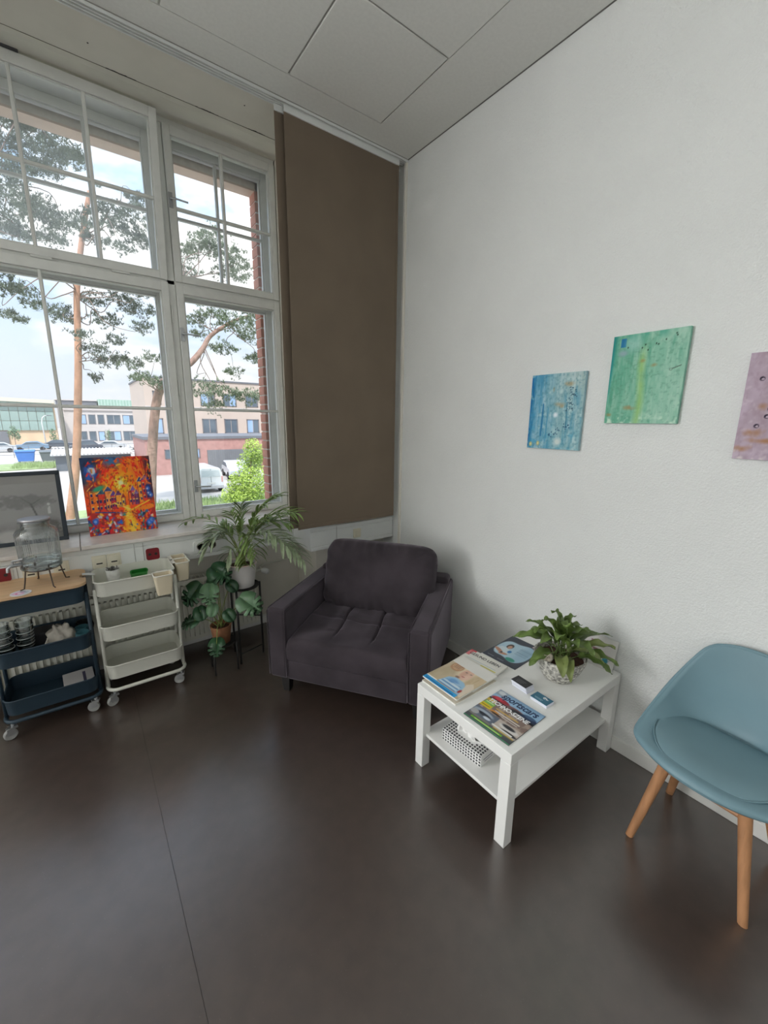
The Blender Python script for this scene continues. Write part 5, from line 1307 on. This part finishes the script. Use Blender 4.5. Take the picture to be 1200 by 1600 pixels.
# ------------------------------------------------------------------ outside: ground, buildings, trees
ZG = -3.3
ASPH = mat('pale_paving', rgb(178, 173, 168), .95, .06, .6, bump=.2, bs=8, bd=.02)
GRASSM = mat('lawn', rgb(142, 158, 112), .95, .2, 1.2, bump=.6, bs=6, bd=.05)
PALE = mat('pale_render', rgb(196, 190, 187), .9, .03, .5)
PEACH = mat('peach_render', rgb(198, 182, 170), .9, .03, .5)
SLATE = mat('slate_grey', rgb(110, 112, 118), .7, .05)
GLD = mat('dark_glazing', rgb(90, 104, 116), .15, .15, .4, spec=.8)
GLB = mat('blue_glazing', rgb(150, 178, 212), .15, .1, .4, spec=.8)
GLG = mat('green_curtain_glass', rgb(142, 164, 158), .2, .10, .5, spec=.7)
OCHRE = mat('ochre_wall', rgb(206, 180, 150), .9, .10, .5)
REDB = mat('far_brickwork', rgb(176, 134, 127), .9, .10, 2.5)
GRN = mat('green_roof_metal', rgb(150, 180, 164), .6, .06, 1.5)
GARD = mat('garage_grey', rgb(120, 122, 126), .7, .05, 2)
tag(obj('ground', MB().box(-150, 150, 3.72, 260, ZG-.3, ZG), ASPH), kind='structure')
lawn = MB().box(-20, 30, 15.5, 27.5, ZG, ZG+.06)
lawn.prism([(-9, 52), (-2.2, 53.5), (-.9, 58), (-3.4, 60.5), (-9.5, 59)], ZG, ZG+.08)
tag(obj('lawn', lawn, GRASSM), kind='structure')
rr = random.Random(9); gb = MB()
for (xa, xb, ya, yb, n, hh) in ((1.5, 9.5, 23.5, 27.4, 3200, .45), (-5.5, -1.3, 53.5, 59.5, 1500, .5)):
    for k in range(n):
        x, y = rr.uniform(xa, xb), rr.uniform(ya, yb); a = rr.uniform(0, 6.28); l_ = hh*rr.uniform(.4, 1); w_ = .03
        gb.add([(x-w_*math.cos(a), y-w_*math.sin(a), ZG), (x+w_*math.cos(a), y+w_*math.sin(a), ZG), (x+rr.uniform(-.15, .15), y+rr.uniform(-.15, .15), ZG+l_)], [(0, 1, 2)])
tag(obj('tall_grass', gb, mat('grass_blade', rgb(152, 172, 118), .8, .2, 2), fixn=False), 'long green grass on the lawn outside the window', 'grass', kind='stuff')

def windows(par, rects, y, m_=GLD, depth=.25, frame=.10, fm=SLATE):
    for i, (x0, x1, z0, z1) in enumerate(rects):
        f = obj('window', MB().box(x0, x1, y-.06, y+depth, z0, z0+frame).box(x0, x1, y-.06, y+depth, z1-frame, z1).box(x0, x0+frame, y-.06, y+depth, z0, z1).box(x1-frame, x1, y-.06, y+depth, z0, z1), fm, par)
        nw = max(1, round((x1-x0)/1.1)); w_ = (x1-x0-2*frame)/nw
        for k in range(nw):
            obj('window_pane', MB().box(x0+frame+k*w_+.03, x0+frame+(k+1)*w_-.03, y-.02, y+.03, z0+frame, z1-frame), GLB if (i*3+k) % 4 == 0 and m_ is GLD else m_, f)
# two-storey office
bo = thing('office_building', 'pale two-storey office block with rows of dark windows beyond the car park', 'building', (0, 105, ZG)); Y_ = 0
obj('wall', MB().box(-2.2, 14.5, 0, 12, 0, 7.3), PALE, bo)
obj('cornice', MB().box(-1.3, 14.6, -.25, .1, 6.55, 6.75).box(-1.3, 14.6, -.15, 12.1, 7.2, 7.4), mat('cornice_grey', rgb(180, 174, 172), .8), bo)
up = [(1.2, 2.25), (2.6, 3.8), (4.15, 5.3), (5.75, 8.15), (8.55, 11.0), (11.35, 12.6)]
windows(bo, [(a, b, 3.85, 5.75) for a, b in up]+[(a-.2, b-.2, .45, 2.4) for a, b in up], 0)
g = obj('rooftop_pavilion', MB().box(4.9, 14.5, 7, 13, 7.4, 9.1), GRN, bo)
for k in range(17): obj('rib', MB().box(4.9+k*.58, 5.0+k*.58, 6.9, 7.05, 7.4, 9.15), mat('pale_rib', rgb(196, 212, 204), .6), g)
g2 = obj('rooftop_plant_room', MB().box(-2.5, 4.7, 8, 13, 7.4, 8.7), SLATE, bo); obj('roof_edge', MB().box(-2.7, 4.8, 7.8, 13.1, 8.7, 8.9), PALE, g2)
# glass hall
gh = thing('glass_hall', 'large green-glass hall with an ochre base at the left of the view', 'building', (0, 100, ZG))
obj('wall', MB().box(-24, -2.6, .3, 4.6, 0, 8.0), OCHRE, gh)
obj('roof', MB().hexa([(-24, -1, 8.2), (-2.4, -1, 7.6), (-2.4, 4.6, 7.6), (-24, 4.6, 8.2)], [(-24, -1, 8.9), (-2.4, -1, 8.2), (-2.4, 4.6, 8.2), (-24, 4.6, 8.9)]), mat('roof_beige', rgb(206, 200, 184), .8, .05), gh)
p0 = None
for i in range(17):
    for j in range(3):
        loc = (-23.8+i*1.24, .0, 2.75+j*1.72)
        if p0 is None: p0 = obj('glass_panel', MB().box(0, 1.18, 0, .2, 0, 1.66), GLG, gh, loc=loc)
        else: shared('glass_panel', p0, gh, loc)
for x in (-22.5, -18, -13.5): obj('entrance', MB().box(x, x+2.2, -.05, .35, 0, 2.6), SLATE, gh)
obj('entrance', MB().box(-11.8, -9.6, -.05, .35, 0, 2.6), SLATE, gh)
# peach building and brick garage
pb = thing('apartment_building', 'peach rendered flat-roofed building behind the brick garage', 'building', (0, 58, ZG))
obj('wall', MB().box(7.2, 27, 0, 14, 0, 9.85), PEACH, pb)
obj('roof_edge', MB().box(7.1, 27.1, -.1, 14.1, 9.8, 10.0), SLATE, pb)
obj('cornice', MB().box(7.15, 27.05, -.12, .05, 3.0, 3.2).box(7.15, 27.05, -.06, .05, 6.4, 6.55), PALE, pb)
xs_ = [(8.1, 8.95), (10.6, 12.1), (13.5, 15.3), (16.3, 18.05), (19.3, 21.0), (22.2, 24.0)]
windows(pb, [(a, b, 3.25, 5.1) for a, b in xs_]+[(a, b, 6.75, 8.35) for a, b in xs_], 0)
gg = thing('brick_garage', 'red brick garage with a wide grey door across the yard', 'garage', (0, 42, ZG))
obj('wall', MB().box(4.85, 22, 0, 9, 0, 3.2), REDB, gg)
obj('coping', MB().box(4.75, 22.1, -.12, 9.1, 3.2, 3.45), SLATE, gg)
gd = obj('garage_door', MB().box(10.0, 15.2, -.06, .1, .05, 2.15), GARD, gg)
for k in range(26): obj('door_rib', MB().box(10.05+k*.2, 10.12+k*.2, -.10, -.05, .08, 2.12), GARD, gd)
windows(gg, [(8.85, 9.35, 1.45, 2.3), (6.35, 6.9, 1.45, 2.3)], 0, frame=.06)
dp = thing('drain_pipe', 'thin pale downpipe standing at the left end of the brick garage', 'pipe', (5.25, 41.8, ZG))
obj('pipe', MB().tube([(0, 0, 0), (0, 0, 2.6)], .06, 8), PALE, dp, smooth=True)
obj('clamp', MB().lathe([(.075, 1.4), (.075, 1.46)], 10).lathe([(.075, .5), (.075, .56)], 10), SLATE, dp)
# vehicles
CARW = mat('white_car_paint', rgb(222, 224, 226), .3, .02, coat=.5)
TYRE = mat('tyre', rgb(40, 40, 42), .8)
LAMP_R = mat('tail_light', rgb(160, 40, 40), .3)
def wheels(t, xs, ys, r):
    for x in xs:
        for y in ys: obj('wheel', MB().lathe([(r*.5, -.1), (r, -.1), (r, .1), (r*.5, .1)], 16), TYRE, t, loc=(x, y, r), rot=(0, PI/2, 0), smooth=True)
vn = thing('delivery_van', 'white van parked in front of the garage seen from behind', 'van', (7.26, 30, ZG))
sec = [(-.80, .28), (-.83, .75), (-.78, 1.15), (-.68, 1.62), (-.55, 1.72), (.55, 1.72), (.68, 1.62), (.78, 1.15), (.83, .75), (.80, .28)]
obj('body', MB().prism(sec, 0, 4.0, 'y'), CARW, vn, bevel=.05, smooth=True)
obj('rear_window', MB().prism([(-.62, 1.12), (-.56, 1.55), (.56, 1.55), (.62, 1.12)], -.03, .02, 'y'), mat('van_glass', rgb(196, 204, 208), .2, .05), vn)
obj('bumper', MB().box(-.80, .80, -.10, .05, .28, .50), mat('bumper_grey', rgb(170, 172, 174), .5), vn, bevel=.03)
obj('number_plate', MB().box(-.26, .26, -.04, 0, .62, .73), mat('plate_white', rgb(214, 214, 210), .5), vn)
obj('door_seam', MB().box(-.012, .012, -.012, .0, .5, 1.66), SLATE, vn)
for s in (-1, 1): obj('tail_lamp', MB().box(s*.74-.05, s*.74+.05, -.03, .1, .72, 1.12), mat('pale_red', rgb(206, 150, 146), .3), vn, bevel=.01)
wheels(vn, (-.72, .72), (.6, 3.2), .30)
CARS = {}
def car(label, loc, rz, col, suv=0):
    t = thing('parked_car', label, 'car', loc, rz, 'cars in the car park')
    h_ = 1.45+.25*suv
    prof = [(-2.1, .35), (-2.15, .75), (-1.9, .92), (-1.15, .98), (-.55, h_-.03), (.8, h_), (1.55, 1.02), (2.05, .92), (2.12, .4)]
    obj('body', MB().prism(prof, -.85, .85, 'y'), mat('car_'+col[0], rgb(*col[1]), .3, .03, coat=.5), t, bevel=.05)
    obj('side_glass', MB().prism([(-1.0, 1.0), (-.5, h_-.12), (.75, h_-.1), (1.3, 1.03)], -.87, .87, 'y'), GLD, t)
    wheels_(t)
    return t
def wheels_(t):
    for x in (-1.35, 1.3):
        for y in (-.80, .80): obj('wheel', MB().lathe([(.15, -.1), (.32, -.1), (.32, .1), (.15, .1)], 14), TYRE, t, loc=(x, y, .32), rot=(PI/2, 0, 0), smooth=True)
car('grey parked car half cut off at the left window edge', (-9.3, 82, ZG), .1, ('silver', (186, 190, 194)))
car('light blue parked car behind the blue waste container', (-5.6, 84, ZG), 0, ('blue', (110, 140, 166)))
car('dark parked car between the lamp post and the pine trunk', (-2.4, 88, ZG), 3.14, ('dark', (66, 76, 88)))
car('dark van-like car directly left of the pine trunk', (1.2, 80, ZG), .1, ('navy', (70, 78, 92)), 1)
car('silver parked car directly right of the pine trunk', (4.6, 82, ZG), 3.0, ('silver', (186, 190, 194)))
car('white parked car furthest right before the garage', (9.2, 80, ZG), .1, ('white', (220, 222, 224)))
car('white car parked behind the bright bush by the garage', (11.2, 37.5, ZG), 1.45, ('white', (220, 222, 224)))
# bins, shelter, fence, lamp
def container(label, x0, x1, y, h_, col):
    t = thing('waste_container', label, 'waste bin', ((x0+x1)/2, y, ZG), 0, 'waste containers')
    w = (x1-x0)/2; m_ = mat('bin_'+col[0], rgb(*col[1]), .5, .05)
    obj('tub', MB().hexa([(-w*.8, -.4, .15), (w*.8, -.4, .15), (w*.8, .4, .15), (-w*.8, .4, .15)], [(-w, -.5, h_-.25), (w, -.5, h_-.25), (w, .5, h_-.25), (-w, .5, h_-.25)]), m_, t, bevel=.03)
    obj('lid', MB().prism([(-.56, h_-.25), (-.56, h_-.14), (-.1, h_), (.3, h_), (.56, h_-.14), (.56, h_-.25)], -w*1.05, w*1.05, 'x'), m_, t, bevel=.02)
    for s in (-1, 1):
        for q in (-.3, .3): obj('wheel', MB().lathe([(.04, -.04), (.1, -.04), (.1, .04), (.04, .04)], 10), TYRE, t, loc=(s*w*.7, q, .1), rot=(0, PI/2, 0))
    return t
container('bright blue waste container on the grass edge', -5.65, -3.95, 62, 1.45, ('blue', (64, 118, 196)))
container('dark grey waste container to the right of the blue one', -3.5, -2.1, 61.5, 1.35, ('grey', (96, 104, 108)))
container('small dark waste container next to the bin shelter', -1.75, -.95, 61, 1.25, ('grey', (96, 104, 108)))
sh = thing('bin_shelter', 'low dark shelter with a ribbed white roof beyond the lawn', 'shelter', (0, 50, ZG))
obj('wall', MB().box(-1.8, 4.4, 0, 4, 0, 1.5), mat('shelter_grey', rgb(98, 106, 114), .7, .05), sh)
rf = obj('roof', MB().hexa([(-2.1, -.5, 1.5), (4.6, -.5, 1.5), (4.6, 4.5, 1.75), (-2.1, 4.5, 1.75)], [(-2.1, -.5, 1.6), (4.6, -.5, 1.6), (4.6, 4.5, 1.85), (-2.1, 4.5, 1.85)]), mat('roof_pale', rgb(208, 210, 210), .6), sh)
for k in range(22): obj('roof_rib', MB().hexa([(-2.0+k*.3, -.55, 1.6), (-1.88+k*.3, -.55, 1.6), (-1.88+k*.3, 4.5, 1.85), (-2.0+k*.3, 4.5, 1.85)], [(-2.0+k*.3, -.55, 1.68), (-1.88+k*.3, -.55, 1.68), (-1.88+k*.3, 4.5, 1.93), (-2.0+k*.3, 4.5, 1.93)]), PALE, rf)
fn_ = thing('railing_fence', 'thin dark railing fence along the car park', 'fence', (0, 70, ZG))
for k in range(12): obj('post', MB().box(-11+k*1.5-.03, -11+k*1.5+.03, -.03, .03, 0, 1.5), SLATE, fn_)
for z in (.35, .9, 1.45): obj('rail', MB().box(-11, 6.8, -.02, .02, z-.025, z+.025), SLATE, fn_)
lp = thing('street_lamp', 'curved pale street lamp post in front of the glass hall', 'street lamp', (-4.15, 92, ZG))
obj('post', MB().tube([(0, 0, 0), (-.15, 0, 4.2), (0, 0, 5.0), (.35, 0, 5.35), (.8, 0, 5.4)], [.10, .08, .07, .06, .05], 8), mat('lamp_post_paint', rgb(214, 216, 216), .5), lp, smooth='all')
obj('lamp_head', MB().box(.6, 1.3, -.15, .15, 5.33, 5.47), SLATE, lp, bevel=.03)
bl = thing('garden_post', 'short dark hooked post on the lawn in front of the van', 'post', (5.05, 17.5, ZG))
obj('stem', MB().tube([(0, 0, 0), (0, 0, 1.15), (-.03, 0, 1.2), (-.14, 0, 1.2)], .018, 6), BLACKM, bl)
obj('foot', MB().lathe([(.05, 0), (.05, .03)], 10), BLACKM, bl)

# trees
BARKO = mat('pine_bark_orange', rgb(180, 138, 114), .9, .18, 4, bump=.8, bs=12, bd=.03, stretch=(1, 1, .4))
BARKG = mat('pine_bark_grey', rgb(152, 124, 112), .9, .25, 5, bump=.9, bs=9, bd=.05, stretch=(1, 1, .4))
BARKT = mat('pine_twig', rgb(128, 112, 102), .9, .2, 4)
NEEDLE = mat('pine_needles', rgb(122, 132, 120), .8, .25, 1.5)
NEEDLEL = mat('pine_needles_light', rgb(136, 148, 124), .8, .25, 1.5)
LEAFY = mat('bush_leaf', rgb(160, 184, 84), .7, .28, 2.5)
LEAFG = mat('small_tree_leaf', rgb(104, 130, 100), .8, .2, 2)
def foliage(clusters, seed, dens=1.0, tl=.17, flat=.55, nb=7, tw=.040):
    rr_ = random.Random(seed); mb = MB()
    for (cx, cy, cz, R) in clusters:
        R *= 1.32
        nsub = max(6, int(60*R*R*dens)+8)
        for s in range(nsub):
            a = rr_.uniform(0, 6.28); r = R*math.sqrt(rr_.random()); zz = rr_.gauss(0, .38)*R*flat*1.6
            px, py, pz = cx+r*math.cos(a), cy+r*math.sin(a)*.9, cz+zz*math.sqrt(max(.1, 1-(r/R)**2))
            for q in range(rr_.randint(3, 6)):
                qx, qy, qz = px+rr_.gauss(0, .07), py+rr_.gauss(0, .07), pz+rr_.gauss(0, .045)
                for b in range(nb):
                    t = rr_.uniform(0, 6.28); e = rr_.uniform(-.3, 1.2); L = tl*rr_.uniform(.6, 1.1)
                    d = (math.cos(t)*math.cos(e), math.sin(t)*math.cos(e), math.sin(e)); w = (-math.sin(t)*tw/2, math.cos(t)*tw/2, 0)
                    mb.add([(qx-w[0], qy-w[1], qz), (qx+w[0], qy+w[1], qz), (qx+d[0]*L, qy+d[1]*L, qz+d[2]*L)], [(0, 1, 2)])
    return mb
def branches(par, lines, m_):
    for pts, r0, r1 in lines:
        # smooth + wobble
        P_ = [Vector(p) for p in pts]; out = []
        for i in range(len(P_)-1):
            for k in range(4):
                t = k/4; p0, p1, p2, p3 = P_[max(i-1, 0)], P_[i], P_[i+1], P_[min(i+2, len(P_)-1)]
                out.append(.5*((2*p1)+(p2-p0)*t+(2*p0-5*p1+4*p2-p3)*t*t+(3*p1-p0-3*p2+p3)*t**3))
        out.append(P_[-1]); n = len(out)
        rs2 = [r0+(r1-r0)*k/(n-1) for k in range(n)]
        yield MB().tube(out, rs2, 9)
def twig_lines(start, clusters, rr_, r=.026):
    L_ = []
    s = Vector(start)
    for (x, y, z, R) in clusters:
        e = Vector((x, y, z)); d_ = (e-s).length; k_ = .16*d_
        j_ = lambda t: s.lerp(e, t)+Vector((rr_.uniform(-k_, k_), rr_.uniform(-k_, k_), rr_.uniform(-k_, k_*1.3)))
        L_.append(([s, j_(.28), j_(.55), j_(.8), e], r, r*.2))
    return L_
def pine(label, loc, trunk, clusters, limbs, barkm, seed, dens=1.0, nm=NEEDLE, **kw):
    t = thing('pine_tree', label, 'tree', loc, 0, 'pine trees outside the window')
    L = Vector(loc)
    def loc_(p): return tuple(Vector(p)-L)
    for mb in branches(t, [([loc_(p) for p in trunk[0]], trunk[1], trunk[2])], barkm): obj('trunk', mb, barkm, t, smooth='all')
    for i, (st_, cl) in enumerate(limbs):
        mb = MB()
        for b in branches(t, [([loc_(q) for q in pts], r0, r1) for pts, r0, r1 in twig_lines(st_, cl, random.Random(seed+i))], BARKT): mb.add(b.v, b.f)
        obj('branch', mb, BARKT, t, smooth='all')
    o = obj('foliage', foliage([(a-L.x, b-L.y, c-L.z, r) for a, b, c, r in clusters], seed, dens, **kw), nm, t, fixn=False); o['kind'] = 'stuff'
    return t
CA = [(0.35, 24.49, 6.15, 0.52), (0.04, 24.97, 6.45, 0.38), (1.36, 25.18, 7.12, 0.51), (1.89, 25.77, 6.45, 0.54), (2.72, 24.96, 7.3, 0.6), (3.41, 25.69, 7.11, 0.59), (2.97, 22.12, 5.71, 0.35), (1.24, 23.86, 4.81, 0.45), (1.75, 25.77, 4.49, 0.55), (1.13, 24.6, 3.6, 0.25), (2.22, 25.6, 4.67, 0.39), (0.78, 22.45, 5.09, 0.27), (2.82, 23.88, 7.91, 0.53), (3.43, 22.99, 7.28, 0.37), (2.06, 24.18, 5.36, 0.31)]
CE = [(1.45, 21.26, 9.17, 0.47), (2.19, 21.92, 9.93, 0.55), (2.92, 22.82, 9.71, 0.6), (2.97, 20.23, 9.45, 0.4), (1.77, 23.9, 9.39, 0.39), (2.29, 20.09, 8.14, 0.35), (3.53, 23.0, 9.53, 0.42), (3.5, 23.38, 11.3, 0.36)]
CF = [(-1.29, 20.07, 6.03, 0.37), (-1.01, 23.15, 6.66, 0.41), (-0.71, 21.46, 5.89, 0.27), (-1.56, 22.31, 5.59, 0.26), (-1.09, 20.04, 5.03, 0.17), (-1.32, 20.19, 6.45, 0.24)]
CB = [(2.61, 24.3, 4.27, 0.38), (2.81, 22.05, 3.52, 0.46), (3.46, 22.87, 4.49, 0.38), (3.6, 23.12, 3.36, 0.39), (5.88, 25.67, 7.0, 0.53), (6.76, 25.06, 7.35, 0.61), (7.49, 22.64, 6.55, 0.81), (9.04, 25.19, 6.5, 0.7), (6.58, 22.56, 5.21, 0.51), (5.65, 24.47, 3.4, 0.66), (6.25, 22.51, 3.01, 0.78), (7.39, 22.01, 2.88, 0.68), (9.27, 25.49, 5.32, 0.55), (5.97, 22.84, 2.37, 0.45), (4.64, 22.86, 2.8, 0.36), (8.03, 25.93, 4.53, 0.46), (6.29, 25.49, 6.37, 0.41), (8.38, 23.16, 7.24, 0.49)]
CC = [(6.33, 27.85, 10.85, 0.56), (6.81, 26.16, 10.96, 0.82), (7.99, 26.71, 11.23, 0.81), (8.24, 24.82, 10.11, 0.64), (6.58, 27.76, 10.05, 0.5), (8.11, 26.76, 10.1, 0.59), (9.4, 27.87, 10.39, 0.48), (7.77, 27.57, 12.27, 0.51)]
CD = [(-0.29, 15.2, 9.01, 0.38), (0.19, 15.44, 9.03, 0.47), (0.56, 14.66, 8.25, 0.36), (-0.15, 14.58, 7.98, 0.43), (-0.6, 14.26, 7.43, 0.36), (0.19, 15.21, 8.0, 0.3), (0.93, 16.41, 9.05, 0.22), (-0.51, 14.01, 6.71, 0.41), (-0.08, 16.71, 7.5, 0.45), (0.37, 15.35, 6.84, 0.32), (-0.54, 15.24, 6.35, 0.32), (0.21, 17.27, 7.0, 0.26), (-0.85, 15.92, 6.79, 0.32)]
pine('tall slim orange-barked pine straight behind the left window', (-.75, 24, ZG), ([(-.75, 24, ZG), (-.35, 24, -1.5), (-.01, 24, .35), (.39, 24, 3.22), (.62, 24, 5.2), (.84, 24, 7.3), (1.35, 24, 9.7), (1.77, 24, 11.3)], .20, .09),
     CA+CE+CF, [((.50, 24, 4.2), CA[7:12]), ((.70, 24, 6.0), CA[0:3]+[CA[3]]), ((.80, 24, 6.9), CA[4:7]+CA[12:14]), ((1.3, 24, 9.4), CE), ((.8, 24, 7.2), CF[:3])], BARKO, 3, 1.4)
pine('leaning grey-barked pine with one bent orange limb behind the right window', (2.35, 24, ZG), ([(2.35, 24, ZG), (2.71, 24, -2.7), (3.05, 24, 0), (3.6, 24, 2.9), (4.5, 24, 4.1), (5.23, 24, 4.53), (5.9, 24, 5.3), (6.35, 24, 6.0), (7.43, 24, 6.8), (8.6, 24.5, 7.4)], .28, .06),
     CB+CC, [((4.2, 24, 3.8), [(4.5, 24.4, 6.2, .1)]), ((4.5, 24.4, 6.2), [(5.6, 25.6, 9.0, .1)]), ((5.6, 25.6, 9.0), CC), ((3.6, 24, 2.9), CB[0:4]), ((6.0, 24, 5.4), [CB[8], CB[9], CB[10], CB[11], CB[13]]), ((6.6, 24, 6.2), CB[4:8]+[CB[16]]), ((7.4, 24, 6.7), [CB[12], CB[15], CB[17]])], BARKG, 8, 1.4, NEEDLEL)
pine('near pine with a dense hazy crown at the top left window', (-3.4, 15, ZG), ([(-3.4, 15, ZG), (-3.2, 15, 2), (-2.8, 15, 6), (-2.4, 15, 9)], .22, .08), CD, [((-2.6, 15, 7.0), CD)], BARKG, 21, 4.5, tl=.12, tw=.026)
# bright bush and small street trees
def leaf_mass(clusters, seed, n, sz):
    rr_ = random.Random(seed); mb = MB()
    for (cx, cy, cz, R) in clusters:
        for k in range(int(n*R*R)):
            d = Vector((rr_.gauss(0, 1), rr_.gauss(0, 1), rr_.gauss(0, 1))).normalized()*R*rr_.random()**.4; p = Vector((cx, cy, cz))+d
            a = Vector((rr_.gauss(0, 1), rr_.gauss(0, 1), rr_.gauss(0, 1))).normalized(); b = a.orthogonal().normalized(); s = sz*rr_.uniform(.6, 1.3)
            mb.add([p-b*s*.4, p+a*s, p+b*s*.4, p-a*s*.4], [(0, 1, 2, 3)])
    return mb
BU = [(6.77, 19.68, 0.4, 0.44), (6.83, 20.46, -0.44, 0.59), (6.84, 19.7, -1.15, 0.71), (6.23, 20.26, -1.33, 0.57), (5.93, 20.43, -1.97, 0.56), (7.04, 20.44, -2.24, 0.74), (6.36, 19.84, -2.08, 0.63), (7.12, 19.85, -0.09, 0.39)]
bu = thing('bright_bush', 'bright yellow-green bush just outside at the right of the window', 'bush', (6.5, 20, ZG))
o = obj('foliage', leaf_mass([(a-6.5, b-20, c-ZG, r*1.1) for a, b, c, r in BU], 4, 2600, .075), LEAFY, bu, fixn=False); o['kind'] = 'stuff'
obj('stem', MB().tube([(0, 0, 0), (.1, .05, 1.5), (.3, .1, 3.2)], [.06, .04, .02], 7), BARKG, bu, smooth='all')
for lab, x, y, cl in (('small round street tree left of the lamp post', -8.2, 93, [(0, 0, 2.1, .8), (.25, 0, 2.7, .7), (-.3, 0, 2.5, .6), (0, 0, 3.3, .45), (.5, 0, 1.7, .5)]), ('small slim street tree right of the lamp post', -3.1, 93, [(0, 0, 1.5, .6), (.1, 0, 2.2, .6), (-.1, 0, 2.9, .4), (.3, 0, 1.2, .5)]), ('small street tree beside the office right of the pine trunk', 5.0, 95, [(0, 0, 1.8, .6), (.1, 0, 2.5, .5), (.1, 0, 1.2, .5)]), ('small pale street tree in front of the office windows', 10.6, 95, [(0, 0, 1.6, .5), (.1, 0, 2.4, .45)])):
    t = thing('street_tree', lab, 'tree', (x, y, ZG), 0, 'small trees along the car park')
    o = obj('foliage', leaf_mass(cl, int(x*7) & 63, 240, .17), LEAFG, t, fixn=False); o['kind'] = 'stuff'
    obj('trunk', MB().tube([(0, 0, 0), (0, 0, 2.6)], [.06, .03], 6), BARKG, t)
